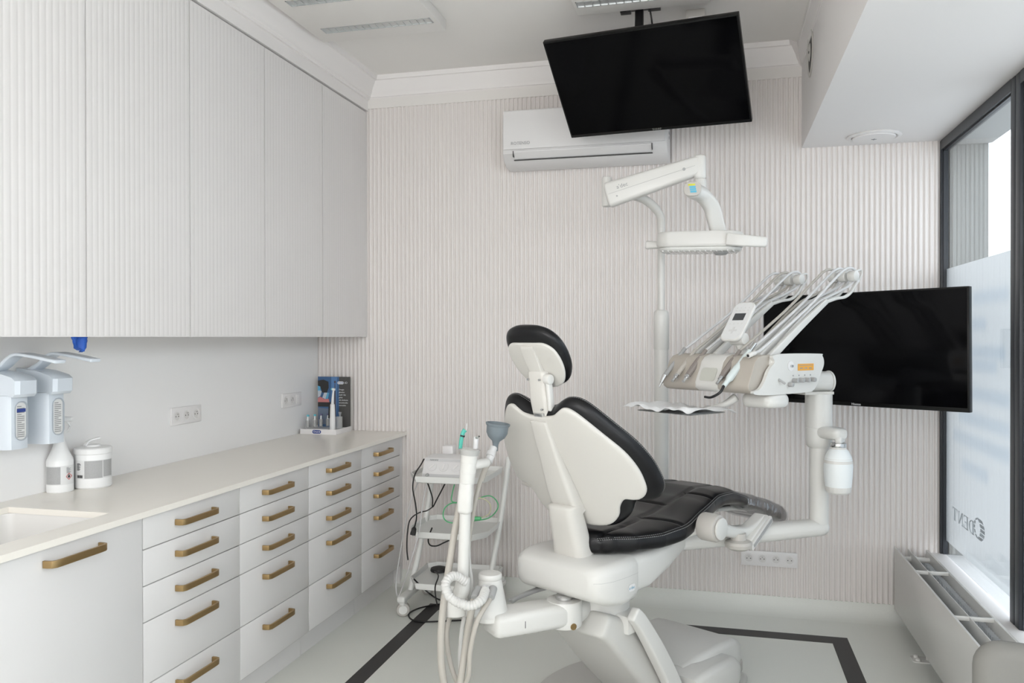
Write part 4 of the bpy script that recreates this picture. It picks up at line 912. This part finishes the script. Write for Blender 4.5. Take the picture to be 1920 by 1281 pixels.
box(b, -.045, .045, .006, .008, .001, .0016, M=M); part('label_marks', b, txtg, hb)
b = NB()
for x in (.205, .243, .281, .319): cyl(b, hd(-.0105, x, 1.352), hd(-.0112, x, 1.352), .003, 8)
part('knob_marks', b, txtg, hb)
b = NB(); lathe(b, [(.019, 0), (.019, .0015), (.001, .0015)], hd(-.0105, .19, 1.389), -HAx, seg=28); part('key_plate', b, lacq, hb)
part('key_barrel', cyl(NB(), hd(-.012, .19, 1.389), hd(-.02, .19, 1.389), .005, 12), metalp, hb)
# pod under the head
b = NB(); pillow(b, rrect(.25, .16, .06, 6), (0, 0), .026, .026, lambda x, y, o: hd(.06+x*.62, .13+y*.85, 1.258+o), edge=.22); part('junction_pod', b, plast, du)
# keypad
kc = hd(.175, .115, 1.56); ky = (HBx*.115+V((0, 0, .155))).normalized(); kx = -HAx; kz = kx.cross(ky).normalized(); M = basis(kc, kx, ky, kz)
b = NB(); pillow(b, rrect(.098, .190, .028, 6), (0, 0), .006, .010, lambda x, y, o: M @ V((x, y, o)), edge=.06, rings=4); kp = part('keypad', b, plast, du, smooth=50)
prism(b := NB(), rrect(.088, .178, .024, 6), lambda x, y: M @ V((x, y, .0058)), lambda x, y: M @ V((x, y, .0068))); part('membrane', b, padm, kp)
part('display', box(NB(), -.026, .026, .002, .036, .0066, .0076, M=M), lcdm, kp)
b = NB(); box(b, -.018, .018, -.052, -.043, .0066, .0074, M=M); box(b, -.0045, .0045, -.064, -.031, .0066, .0075, M=M)
for x in (-.028, -.01, .01, .028):
    for y in (.05, .064, -.015): lathe(t := NB(), [(.003, .0066), (.003, .0073), (.001, .0073)], (x, y, 0), seg=8); merge(b, t, M)
part('keypad_buttons', b, padbtn, kp)
b = NB(); cyl(b, M @ V((-.02, -.062, -.03)), M @ V((.045, -.062, -.03)), .024, 28, bev=.004); cyl(b, hd(.16, .12, 1.43), hd(.16, .12, 1.447), .026, 28); cyl(b, hd(.16, .12, 1.445), hd(.16, .105, 1.475), .018, 24); part('keypad_stand', b, plast, du)
# whips, tubing and instruments
inst = [
    # a, colour, length, label, tip kind
    (.405, 'grey', 'long grey syringe lying at the far left of the instrument tray'),
    (.345, 'taupe', 'taupe handpiece hose end with steel collar, second from the left'),
    (.290, 'steel', 'brown-grey motor hose end beside the centre panel, third from the left'),
    (.125, 'steel2', 'brown-grey motor hose end just right of the centre panel'),
    (.080, 'scaler', 'pale mint scaler handpiece with black bent tip, largest of the handpieces'),
    (.035, 'short', 'short pale hose connector at the right end of the tray')]
for k, (a, kd, lb_l) in enumerate(inst):
    near = a < .2; wa = (.125, .08, .035)[(5-k) if not near else k-3] if near else (.395, .345, .295)[k]
    b = NB(); bar(b, [hd(wa, .10, 1.405), hd(wa, .30, 1.530), hd(wa, .50, 1.645)], [.020, .018, .014], [.034, .030, .022], sm=3, rad=.3, endr=.2)
    bar(b, [hd(wa, .50, 1.643), hd(wa, .57, 1.658), hd(wa, .64, 1.668), hd(wa, .69, 1.695), hd(wa, .735, 1.742)], .013, [.014, .012, .012, .012], rad=.3)
    wp = part('whip_arm', b, plast, du)
    P_ = [hd(wa, .70, 1.705), hd(wa, .738, 1.735), hd(wa, .765, 1.765), hd(wa, .758, 1.785), hd(wa, .72, 1.778)]
    part('whip_handle', tube(NB(), P_, .005), plast, wp)
    part('pulley', cyl(NB(), hd(wa-.017, .70, 1.757), hd(wa+.017, .70, 1.757), .023, 28, bev=.004), plast, wp)
    r = thing('dental_handpiece', lb_l, 'handpiece', tuple(hd(a, 0, 1.35)), group='instruments hanging on the delivery unit')
    base_ = tuple
    dz = {0: 0}.get(k, 0)
    z0 = 1.325 if k != 5 else 1.430; b0 = -.075 if k != 5 else .002
    e1 = hd(a, .06, 1.447)
    tip = hd(a+(.008 if k == 5 else 0), b0, z0) if kd != 'scaler' else hd(a+.015, -.10, 1.295)
    tubecol = hosem if k in (1, 3) else tubem
    P_ = [e1, hd(a*.8+wa*.2, .16, 1.500), hd(wa-.006, .36, 1.615), hd(wa-.004, .55, 1.735), hd(wa, .64, 1.783), hd(wa, .70, 1.787), hd(wa+.004, .727, 1.76), hd(wa+.008, .69, 1.72), hd(wa+.012, .60, 1.685), hd(wa+.014, .45, 1.632), hd(wa+.014, .26, 1.515), hd(wa+.012, .16, 1.445)]
    part('hose', tube(NB(), P_, .0058, seg=8), tubecol, r)
    d = (tip-e1)
    if kd == 'grey':
        part('body', tube(NB(), [e1+d*-.05, e1+d*.3, e1+d*.85], [.008, .0085, .0095], sm=3), dgrey, r); part('nozzle', tube(NB(), [e1+d*.84, e1+d*1.0+V((0, 0, -.008))], [.011, .007], sm=0), metalp, r); part('nozzle_tip', tube(NB(), [e1+d*1.0+V((0, 0, -.008)), e1+d*1.09+V((0, 0, -.014))], [.005, .0035], sm=0), metalp, r)
    elif kd in ('taupe', 'steel', 'steel2'):
        part('body', tube(NB(), [e1+d*.0, e1+d*.45, e1+d*.8], [.0075, .012, .011] if kd != 'taupe' else [.007, .0105, .0095], sm=3), mat('brown_grey_sleeve', (.25, .22, .20), .45) if kd != 'taupe' else hosem, r)
        part('collar', tube(NB(), [e1+d*.8, e1+d*.88], .0095, sm=0), metalp, r); part('coupling', tube(NB(), [e1+d*.88, e1+d*1.0], .0065, sm=0), metalp, r)
    elif kd == 'scaler':
        part('body', tube(NB(), [e1+d*.0, e1+d*.25, e1+d*.55, e1+d*.85], [.0095, .012, .0145, .009], sm=5, seg=20), mat('pale_mint', (.62, .68, .67), .35), r); part('collar', tube(NB(), [e1-d*.18, e1], .0085, sm=0, seg=16), metalp, r)
        e2 = e1+d*.85; part('tip', tube(NB(), [e2, e2+d*.13+V((0, 0, -.004)), e2+d*.2+HAx*.03+V((0, 0, -.012)), e2+d*.2+HAx*.06+V((0, 0, -.012))], [.0055, .0045]), blk, r)
    else:
        part('body', tube(NB(), [e1, e1+d*.5], .0058, sm=0), tubem, r); part('collar', cyl(NB(), e1+d*.4, e1+d*1.0, .0095, 20, bev=.001), plast, r); part('coupling', cyl(NB(), e1+d*1.0, e1+d*1.03, .0055, 12), holem, r)
# tray and paper
tc_ = V((-.14, 3.28, 1.208))
tr_ = part('tray_arm', bar(NB(), [hd(.17, .09, 1.262), hd(.20, .06, 1.235), hd(.26, .03, 1.214), tc_+V((.05, -.02, -.008))], [.05, .035, .03], [.03, .02, .012]), plast, du)
b = NB(); pillow(b, rrect(.29, .21, .02, 4), (0, 0), .002, .002, lambda x, y, o: tc_+HAx*(x+.0)+HBx*y+V((0, 0, o)), edge=.03, rings=2); part('instrument_tray_plate', b, metalp, du)
b = NB(); N_ = 40; g = {}
for i in range(N_+1):
    for j in range(N_+1):
        x, y = (i/N_-.5)*.36, (j/N_-.5)*.27; ov = max(0, abs(x)-.145)+max(0, abs(y)-.105); z = .006+.006*math.sin(x*40+y*13)*math.sin(y*33)+.004*math.sin(x*85)+(.014*(x/.18)**2)-ov*.35+.01*max(0, -y/.13)
        g[i, j] = tc_+HAx*(x*.97+.01)+HBx*y+V((0, 0, max(z, .004) if ov == 0 else z+.006))
for s_ in (0, .0012):
    pass
v0 = {k_: b.verts.new(p) for k_, p in g.items()}; v1 = {k_: b.verts.new(p+V((0, 0, .0012))) for k_, p in g.items()}
for i in range(N_):
    for j in range(N_):
        for vv, fl in ((v0, 1), (v1, 0)):
            q_ = [vv[i, j], vv[i+1, j], vv[i+1, j+1], vv[i, j+1]]; b.faces.new(q_[::-1] if fl else q_)
for i in range(N_):
    for (p_, q_) in (((i, 0), (i+1, 0)), ((i, N_), (i+1, N_)), ((0, i), (0, i+1)), ((N_, i), (N_, i+1))): b.faces.new((v0[p_], v0[q_], v1[q_], v1[p_]))
part('tray_paper', b, paperm, smooth=60, label='crumpled white crepe paper sheet on the swing-out instrument tray', cat='paper')

# ------------------------------------------------------------------ operating light
ol = thing('operating_light', 'white dental operating light on a jointed arm and tall pole behind the chair', 'dental light', (-.259, 3.955, .66))
px_, py_ = -.259, 3.955
b = NB(); cyl(b, (px_, py_, .66), (px_, py_, 1.59), .034, 36); part('lower_pole', b, plast, ol)
part('pole_collar', lathe(NB(), [(.034, 1.44), (.0365, 1.445), (.0365, 1.60), (.034, 1.618), (.026, 1.628), (.018, 1.63)], (px_, py_, 0), seg=36), plast, ol)
J1 = at(1140, 362, D=3.8)
P_ = [V((px_, py_, 1.60)), V((px_, py_, 1.95)), V((px_, py_, 2.02)), at(1238, 405, D=3.9), at(1222, 384, D=3.88), at(1195, 369, D=3.86), J1]
b = NB(); tube(b, [P_[0], P_[1]], .0165, sm=0, seg=18); tube(b, P_[1:], [.0165, .019, .021, .022], seg=18, sm=8); part('upper_pole', b, plast, ol)
b = NB(); cyl(b, at(1138, 388, D=3.78), at(1138, 332, D=3.78), .024, 28, bev=.008); part('swivel_joint', b, plast, ol)
A0, A1 = at(1142, 366, D=3.72), at(1312, 310, D=3.62)
dA = (A1-A0).normalized()
b = NB(); bar(b, [A0, A1], [.055, .055], [.115, .085], sm=0, rad=.3, endr=.5); al_ = part('light_arm', b, plast, ol)
nrm = dA.cross(V((0, 0, 1))).normalized(); 
upv = nrm.cross(dA).normalized()
part('arm_seam', bar(NB(), [A0+nrm*.0278+dA*.0, A1+nrm*.0278-dA*.02], .0008, .0012, sm=0, endr=0), dgrey, al_)
M = basis(A0+dA*.07+nrm*.028+upv*.018, dA, upv, nrm); part('logo', text(NB(), "a'dec", .026, M, .0004), txtg, al_)
b = NB(); cyl(b, A1-dA*.07-upv*.0+nrm*.027, A1-dA*.07+nrm*.029, .007, 14); cyl(b, A0+dA*.035+nrm*.027-upv*.02, A0+dA*.035+nrm*.0285-upv*.02, .004, 12); part('screw', b, dgrey, al_)
b = NB(); bar(b, [A1+V((0, 0, .03)), A1+V((0, 0, -.05))], .055, .055, sm=0, up=(1, 0, 0), endr=.6); part('arm_knuckle', b, plast, ol)
K0 = at(1311, 322, D=3.62); K1 = at(1313, 352, D=3.62)
b = NB(); cyl(b, K0, K1, .020, 24); cyl(b, at(1313, 336, D=3.62), K1+V((0, 0, -.01)), .027, 24, bev=.004); part('drop_stem', b, plast, ol)
N0, N1, N2, N3, N4 = at(1300, 358, D=3.52), at(1316, 366, D=3.57), at(1333, 386, D=3.60), at(1341, 412, D=3.62), at(1349, 444, D=3.64)
b = NB(); bar(b, [N0, N1, N2, N3, N4], [.062, .066, .070, .072, .070], [.070, .070, .050, .040, .036], up=tuple(-fw), rad=.4, endr=.3); nk = part('gooseneck', b, plast, ol)
fd = ((N0-N1).normalized()*.6-fw*.8).normalized(); ux_ = fd.cross(V((0, 0, 1))).normalized()*-1; uy_ = ux_.cross(fd)*-1 
if uy_.z < 0: uy_ = -uy_
ux_ = uy_.cross(fd)
M = basis(N0+fd*.036, ux_, uy_, fd)
b = NB(); pillow(b, rrect(.075, .062, .026, 6), (0, 0), .004, .004, lambda x, y, o: M @ V((x, y, o)), edge=.1, rings=3); cpn = part('control_panel', b, greyp, nk)
part('power_mark', box(NB(), -.018, .012, .014, .021, .004, .0052, M=M), lyel, cpn)
b = NB()
for k in range(3): box(b, -.012+k*.002, .014+k*.002, .003-k*.010, .011-k*.010, .004, .0052, M=M)
part('mode_marks', b, lblue, cpn)
# lamp head
L0, L1 = at(1232, 452, D=3.72), at(1396, 458, D=3.58); dL = (L1-L0); dL.z = 0; LL = dL.length; dL.normalize(); pl = V((-dL.y, dL.x, 0))
mid = (L0+L1)/2; tl = Matrix.Rotation(math.radians(1.5), 4, tuple(pl))
def lh(x, y, z): q_ = dL*x+pl*y+V((0, 0, z)); return mid+V((0, 0, -.002))+(tl.to_3x3() @ q_)
b = NB(); pillow(b, rrect(LL, .17, .075, 8), (0, 0), .045, .024, lambda x, y, o: lh(x, y, o), edge=.07, rings=5); part('lamp_head', b, plast, ol, smooth=50)
b = NB(); pillow(b, rrect(LL-.02, .155, .07, 8), (0, 0), .004, .018, lambda x, y, o: lh(x, y, o-.026), edge=.18, rings=5); part('lens_cover', b, mat('milky_lens', (.66, .66, .63), .15), ol, smooth=50)
b = NB()
for k in range(14): 
    x = -LL/2+.04+k*(LL-.08)/13
    bar(b, [lh(x, -.07, -.0415), lh(x, .06, -.0415)], .006, .006, sm=0)
part('reflector_ribs', b, lacq, ol)
b = NB(); lathe(b, [(.001, -.055), (.022, -.055), (.03, -.049), (.034, -.036)], lh(LL*.24, -.01, 0), (0, 0, 1), seg=28); part('sensor_dome', b, dgrey, ol)
b = NB(); bar(b, [lh(LL*.34, -.092, .006), lh(LL*.5, -.095, -.002), lh(LL*.5+.09, -.07, -.008)], [.014, .018, .02], [.055, .052, .045], rad=.45, endr=1); part('handle', b, plast, ol)
b = NB(); bar(b, [lh(-LL*.42, .06, .0), lh(-LL*.5-.02, .055, .0), lh(-LL*.5-.055, .05, .0)], [.02, .02], [.03, .04], rad=.45, endr=1); part('handle', b, plast, ol)
b = NB(); bar(b, [V((px_, py_, .675)), c(.78, -.1, .665), c(.60, 0, .66)], .07, .05, sm=0); part('support_link', b, plast, ol)

# ------------------------------------------------------------------ assistant unit
au = thing('assistant_unit', 'white assistant arm with instrument holder and grey suction hoses left of the chair', 'dental unit', tuple(at(1060, 1150, D=2.95)))
pv = c(-.01, -.04, 0)
b = NB(); E0 = at(1058, 1147, D=2.97); E1 = at(925, 1168, D=2.84)
bar(b, [E0, E0.lerp(E1, .5), E1], [.12, .13, .13], [.085, .083, .08], sm=0, rad=.3, endr=.5); part('swing_arm', b, plast, au)
b = NB(); q_ = (E0-E1).normalized(); m_ = E1.lerp(E0, .32); u_ = q_.cross(V((0, 0, 1)))*-1
if (EYE-m_).dot(u_) < 0: u_ = -u_
prism(b, [(-.001, -.012), (.001, -.012), (.001, .012), (-.001, .012)], lambda x, y: m_+q_*x+V((0, 0, y))+u_*.066, lambda x, y: m_+q_*x+V((0, 0, y))+u_*.0645); part('arm_slot', b, blk, au)
b = NB(); lathe(b, [(.062, -.047), (.065, -.04), (.065, .04), (.062, .046)], E0, (0, 0, 1), seg=40); part('arm_pivot', b, plast, au)
part('pivot_cap', lathe(NB(), [(.03, .046), (.033, .05), (.033, .058), (.028, .063), (.001, .064)], E0+V((0, 0, 0)), (0, 0, 1), seg=32), metalp, au)
b = NB(); bar(b, [E0+V((0, 0, -.01)), c(.10, -.02, E0.z-.01)], .12, .09, sm=0); part('arm_yoke', b, plast, au)
part('yoke_bolt', cyl(NB(), E0+u_*.055+V((0, 0, -.035)), E0+u_*.067+V((0, 0, -.035)), .012, 16), brass, au)
# suction cone
D2 = 2.86; ct_ = at(919, 1152, D=D2); b = NB()
hz = ct_.z; lathe(b, [(.066, -.012), (.069, -.008), (.069, .004), (.063, .01), (.058, .03), (.040, .125), (.0415, .128), (.0415, .140), (.038, .145), (.001, .147)], (ct_.x, ct_.y, hz), (0, 0, 1), seg=44); part('suction_block', b, plast, au)
# link to holder
K = at(853, 1136, D=2.80)
b = NB(); bar(b, [ct_+V((0, 0, .005)), K+V((0, 0, -.008))], .07, .038, sm=0); part('holder_link', b, plast, au)
b = NB(); lathe(b, [(.038, -.03), (.044, -.025), (.046, .01), (.044, .03), (.038, .034)], K, (0, 0, 1), seg=36); part('holder_joint', b, plast, au)
b = NB(); bar(b, [K+V((.01, 0, .02)), at(866, 1105, D=2.80), at(868, 1085, D=2.80)], [.05, .055, .05], [.045, .045, .04], up=tuple(CU)); part('holder_knuckle', b, plast, au)
part('holder_post', cyl(NB(), at(867, 1100, D=2.80), at(873, 945, D=2.80), .0195, 28), plast, au)
b = NB(); bar(b, [at(872, 957, D=2.79), at(873, 935, D=2.79), at(875, 905, D=2.79)], [.048, .05, .046], [.045, .048, .042], up=(0, -1, 0), rad=.3); part('holder_clamp', b, plast, au)
q0, q1 = at(875, 908, D=2.79), at(881, 843, D=2.79); ax_ = q1-q0; L_ = ax_.length
b = NB(); lathe(b, [(.018, 0), (.026, .004), (.0275, L_*.33), (.0268, L_*.335), (.0278, L_*.34), (.0285, L_*.62), (.0278, L_*.625), (.0285, L_*.63), (.029, L_*.80), (.031, L_*.86), (.034, L_)], q0, ax_, seg=36); part('holder_body', b, plast, au)
part('holder_rim', lathe(NB(), [(.031, L_*.84), (.036, L_), (.037, L_*1.01), (.033, L_*1.01), (.029, L_*.86)], q0, ax_, seg=36, cap=False), clearp, au)
b = NB(); bar(b, [at(890, 872, D=2.80), at(910, 868, D=2.84)], .035, .032, sm=0, rad=.48, endr=1); part('holder_branch', b, plast, au)
# hoses
def hose(L, r, m, nm='hose', corr=0): return part(nm, tube(NB(), P3(L, 2.8), r, seg=12, corr=corr), m, au)
hose([(873, 906, 2.83), (864, 940, 2.84), (852, 1000, 2.83), (840, 1075, 2.82), (832, 1130, 2.76), (827, 1190, 2.75), (828, 1250, 2.76), (838, 1300, 2.78), (856, 1310, 2.78), (866, 1260, 2.78), (876, 1190, 2.78), (886, 1135, 2.76), (894, 1108, 2.78)], .0125, hosem)
hose([(912, 872, 2.86), (900, 905, 2.88), (889, 950, 2.88), (880, 1010, 2.87), (871, 1070, 2.86), (862, 1120, 2.88), (843, 1160, 2.86), (838, 1200, 2.84), (846, 1250, 2.82), (862, 1285, 2.80), (878, 1270, 2.77), (882, 1220, 2.75), (895, 1165, 2.74), (922, 1118, 2.76)], .0085, hosem)
hose([(886, 900, 2.86), (880, 950, 2.86), (878, 1010, 2.86), (880, 1060, 2.86), (884, 1100, 2.86), (876, 1135, 2.85), (866, 1180, 2.84), (862, 1240, 2.84), (866, 1300, 2.84)], .0075, hose2)
hose([(875, 1092, 2.76), (852, 1080, 2.74), (836, 1093, 2.71), (840, 1115, 2.69), (858, 1130, 2.68), (882, 1136, 2.68), (902, 1126, 2.70), (910, 1108, 2.76)], .0155, hose2, 'corrugated_hose', corr=.010)
for (x, y, x2, y2) in ((897, 1106, 890, 1122), (911, 1104, 906, 1122), (925, 1105, 919, 1121)):
    part('hose_connector', cyl(NB(), at(x, y-2, D=2.79), at(x2, y2, D=2.75), .0145, 20, bev=.002), dgrey if x != 911 else tubem, au)
# instruments on it
r = thing('suction_funnel', 'grey-blue rubber suction funnel on a hose beside the backrest', 'suction funnel', tuple(at(927, 830, D=2.9)))
b = NB(); lathe(b, [(.010, -.052), (.010, -.03), (.014, -.018), (.030, -.004), (.038, .012), (.039, .035), (.043, .040), (.044, .046), (.041, .047), (.037, .036), (.034, .014), (.01, -.002), (.001, -.004)], at(931, 818, D=2.9), V((.12, 0, 1)), seg=40); part('funnel', b, funnelm, r)
b = NB(); fr0, fr1 = at(926, 838, D=2.9), at(916, 868, D=2.87); cyl(b, fr0, fr1, .0135, 22, bev=.004); cyl(b, at(922, 848, D=2.89), at(919, 856, D=2.88), .016, 22, bev=.002); part('control_grip', b, tubem, r)
part('grip_hose', tube(NB(), [fr1, at(910, 880, D=2.87), at(903, 900, D=2.88)], .0095), hosem, r)
r = thing('polishing_handpiece', 'teal angled handpiece with black ring standing in the holder', 'handpiece', tuple(at(864, 838, D=2.8)))
b = NB(); tube(b, [at(863, 842, D=2.8), at(865, 825, D=2.8), at(868, 812, D=2.8), at(872, 806, D=2.8)], [.0065, .007, .0075, .008]); part('body', b, teal, r); part('ring', cyl(NB(), at(866.8, 819, D=2.8), at(867.6, 816, D=2.8), .0085, 16), blk, r); part('tip', tube(NB(), [at(874, 808, D=2.8), at(875.5, 794, D=2.8)], .0017, sm=0), tubem, r)
r = thing('air_syringe', 'clear and steel syringe tip standing in the holder next to the teal handpiece', 'syringe', tuple(at(892, 838, D=2.8)))
b = NB(); cyl(b, at(891, 842, D=2.8), at(893, 819, D=2.8), .0088, 16, bev=.002); part('body', b, tubem, r); part('nozzle', tube(NB(), [at(892, 820, D=2.79), at(894, 822, D=2.785), at(898, 819, D=2.78)], .0025), metalp, r); part('button', cyl(NB(), at(898, 819, D=2.78), at(899, 817.5, D=2.78), .0028, 10), blk, r)

# ------------------------------------------------------------------ trolley
cart = thing('trolley', 'small white three-shelf trolley on castors in the corner by the ribbed wall', 'trolley', (-1.38, 4.25, 0))
def shelf(z, px0, px1, yf, yb):
    xl, xr = at(px0, 900, Y=yf).x, at(px1, 900, Y=yf).x
    return z, xl, xr, yf, yb
SH = [(.765, -1.60, -1.16), (.475, -1.60, -1.16), (.205, -1.60, -1.16)]
for z, x0_, x1_ in SH:
    yf, yb = 4.00, 4.42
    o = [(x0_+.07, yf), (x1_-.06, yf), (x1_, yf+.10), (x1_, yb-.02), (x1_-.02, yb), (x0_+.04, yb), (x0_, yb-.04), (x0_, yf+.12)]
    mx_, my_ = (x0_+x1_)/2, (yf+yb)/2
    rg = lambda k_, zz: [V((mx_+(x-mx_)*k_, my_+(y-my_)*k_, zz)) for x, y in o]
    loft(b := NB(), [rg(.94, z-.026), rg(.97, z-.022), rg(1.0, z+.006), rg(1.0, z+.010), rg(.975, z+.010), rg(.955, z-.014), rg(.5, z-.016)]); part('shelf', b, wcart, cart)
for x in (-1.60, -1.165):
    s_ = 1 if x < -1.4 else 1
    b = NB(); bar(b, [(x-.035, 4.20, .10), (x+.0, 4.34, .45), (x+.03, 4.44, .82)], .030, .030, up=(0, -1, .2), sm=4, rad=.45); part('upright', b, wcart, cart)
    b = NB(); bar(b, [(x-.04, 4.08, .095), (x-.035, 4.30, .10), (x-.03, 4.52, .095)], .045, .035, rad=.35); part('foot_bar', b, wcart, cart)
    for y in (4.11, 4.49):
        xx = x-.04; ca_ = V((.35, -.94, 0)); w0 = V((xx, y, .037)); b = NB(); cyl(b, w0-ca_*.020, w0-ca_*.004, .036, 28, bev=.005); cyl(b, w0+ca_*.004, w0+ca_*.020, .036, 28, bev=.005); cyl(b, w0-ca_*.022, w0+ca_*.0205, .010, 12)
        cs = part('castor', b, greyp, cart); part('castor_hub', cyl(NB(), w0+ca_*.0195, w0+ca_*.0225, .023, 24), wcart, cs); part('castor_hood', bar(NB(), [(xx, y, .066), (xx, y, .088)], .034, .05, sm=0, up=(0, 1, 0)), wcart, cs)
b = NB(); bar(b, [(-1.63, 4.49, .12), (-1.18, 4.49, .12)], .02, .03, sm=0); part('cross_bar', b, wcart, cart)
# device on the top shelf
dv = thing('control_unit', 'white surgical control unit with three dial pictograms on the top trolley shelf', 'control unit', (-1.36, 4.12, .775))
x0_, x1_ = -1.50, -1.275; yf = 4.03
b = NB(); loft(b, [[V((x, yf+d, z)) for d, z in ((0, .766), (.0, .792), (.045, .860), (.05, .863), (.17, .868), (.175, .85), (.175, .766))] for x in (x0_, x0_+.004, x1_-.004, x1_)]); part('housing', b, lacq, dv)
sl = V((0, .045, .068)).normalized(); nn = V((0, -.068, .045)).normalized()
M = basis(((x0_+x1_)/2, yf+.0225, .826), (1, 0, 0), sl, nn)
part('front_strip', box(NB(), -.108, .108, .024, .038, 0, .001, M=M), tubem, dv); part('logo', text(NB(), 'NAKANI', .012, M @ Matrix.Translation((-.06, .031, .0012)), .0003), txtd, dv)
for x in (-.065, 0, .065):
    b = NB(); lathe(b, [(.026, 0), (.025, .002), (.001, .0025)], (x, -.006, 0), seg=30); b.transform(M); dk = part('dial', b, lacq, dv)
    t = NB(); box(t, -.004, .004, -.016, .016, .002, .006, bev=.001); t.transform(M @ Matrix.Translation((x, -.006, 0)) @ Matrix.Rotation(-.7 if x else -.1, 4, 'Z')); part('dial_pointer', t, socketp, dk)
part('base_band', B(x0_+.003, x1_-.003, yf-.0012, yf+.001, .768, .786), tubem, dv); part('gap', B(x0_+.01, x1_-.01, yf-.002, yf+.17, .7585, .7655), blk, dv)
part('hose_port', cyl(NB(), (x0_+.03, yf-.001, .780), (x0_+.03, yf-.012, .780), .009, 16), dgrey, dv)
part('white_box', B(-1.46, -1.40, 4.24, 4.30, .755, .905, bev=.004), socketp, smooth=40, label='small white box standing behind the control unit on the trolley', cat='box')
def cord(L, r, m, nm, label, cat='cable', group=None): return part(nm, tube(NB(), [at(*p[:2], D=p[2]) if not isinstance(p, Vector) else p for p in L], r, seg=8), m, smooth=60, label=label, cat=cat, group=group)
cord([V((x0_+.03, yf-.012, .780)), (800, 905, 4.30), (792, 950, 4.24), (785, 1000, 4.2), (768, 1060, 4.18), (755, 1100, 4.25), (746, 1118, 4.28), (743, 1090, 4.35), (755, 1010, 4.5), (770, 940, 4.55), (786, 900, 4.6)], .0035, tubem, 'motor_cable', 'thin grey hose looping down from the control unit past the left side of the trolley', 'hose')
pc = thing('power_cable', 'black power cable with plug dangling over the left side of the trolley', 'cable', tuple(at(775, 960, D=4.2)))
part('cord', tube(NB(), [at(*p[:2], D=p[2]) for p in ((795, 861, 4.32), (789, 872, 4.28), (778, 890, 4.17), (774, 915, 4.12), (779, 945, 4.12), (781, 970, 4.13), (777, 990, 4.14))], .0038, seg=8), blkrub, pc)
b = NB(); p0, p1 = at(777, 988, D=4.14), at(774, 1003, D=4.14); tube(b, [p0, p0.lerp(p1, .5), p1], [.005, .013, .015], sm=2); part('plug', b, blkrub, pc); part('plug_pin', cyl(NB(), p1, p1+(p1-p0).normalized()*.018, .0024, 8), metalp, pc)
cord([(797, 893, 4.5), (805, 915, 4.55), (811, 935, 4.6), (811, 951, 4.62), (820, 935, 4.6), (832, 912, 4.58), (841, 895, 4.55)], .0038, blkrub, 'cable', 'black cable hanging in a V behind the top trolley shelf')
cord([(811, 951, 4.62), (800, 958, 4.4), (785, 962, 4.3), (769, 975, 4.15), (764, 1000, 4.14), (763, 1030, 4.16), (765, 1050, 4.18)], .0035, blkrub, 'cable', 'black cable hanging down beside the left upright of the trolley')
cord([(810, 990, 4.3), (803, 1010, 4.32), (806, 1022, 4.33), (818, 1024, 4.33), (832, 1018, 4.33), (845, 1012, 4.33)], .0038, blkrub, 'cable', 'black cable loop hanging under the middle trolley shelf')
# foot pedal
fp = thing('foot_pedal', 'round black foot pedal lying on the bottom trolley shelf', 'foot pedal', (-1.42, 4.12, .19))
fpc = at(823, 1068, Z=.20); b = NB(); lathe(b, [(.045, 0), (.048, .006), (.045, .018), (.02, .026), (.001, .027)], (fpc.x, fpc.y, .191), seg=36); part('pedal', b, blkrub, fp)
part('cord', tube(NB(), [V((fpc.x-.01, fpc.y-.045, .20)), at(822, 1080, D=4.05), at(816, 1100, D=4.02), at(817, 1120, D=4.02), at(820, 1135, D=4.04)], .0035, seg=8), blkrub, fp)
fl = [at(776, 1086, D=4.3), at(790, 1100, D=4.35), at(805, 1113, Z=.02), at(822, 1124, Z=.006), at(845, 1130, Z=.006)]
cord(fl, .0042, blkrub, 'floor_cable', 'black cable running from under the trolley down to the floor')
cord([at(862, 1128, Z=.0055), at(840, 1131, Z=.0055), at(812, 1135, Z=.0055), at(785, 1141, Z=.0055), at(767, 1151, Z=.0055), at(772, 1162, Z=.0055), at(795, 1166, Z=.0055), at(830, 1165, Z=.0055), at(870, 1163, Z=.0055)], .0042, blkrub, 'floor_cable', 'black cable lying in a loop on the floor across the dark border strip')
# green tubing
cord([(853, 905, 4.3), (848, 925, 4.28), (847, 940, 4.28), (858, 943, 4.28), (846, 944, 4.25), (834, 953, 4.22), (831, 968, 4.22), (838, 978, 4.2), (852, 981, 4.2), (870, 980, 4.2)], .0032, greent, 'green_tube', 'thin green tube looped over the left of the middle trolley shelf', 'tube', 'loops of green tubing on the middle shelf')
cord([(872, 968, 4.2), (886, 945, 4.28), (900, 934, 4.32), (918, 930, 4.32), (930, 938, 4.32), (934, 950, 4.32), (928, 962, 4.28), (915, 972, 4.22), (895, 976, 4.18), (878, 977, 4.16)], .0032, greent, 'green_tube', 'thin green tube looped over the right of the middle trolley shelf', 'tube', 'loops of green tubing on the middle shelf')
cord([(885, 962, 4.2), (884, 945, 4.24), (900, 934, 4.26), (918, 944, 4.26), (918, 962, 4.22), (902, 971, 4.18), (886, 966, 4.16)], .0035, mat('pale_yellow_tube', (.66, .64, .45), .35), 'yellow_tube', 'pale yellow tube ring resting on the middle trolley shelf', 'tube')
b = NB(); q_ = at(890, 972, D=4.14); bar(b, [q_, q_+V((.03, 0, 0))], .02, .018, sm=0); part('green_connector', b, greent, smooth=40, label='small green connector where the tubing meets on the middle trolley shelf', cat='connector')
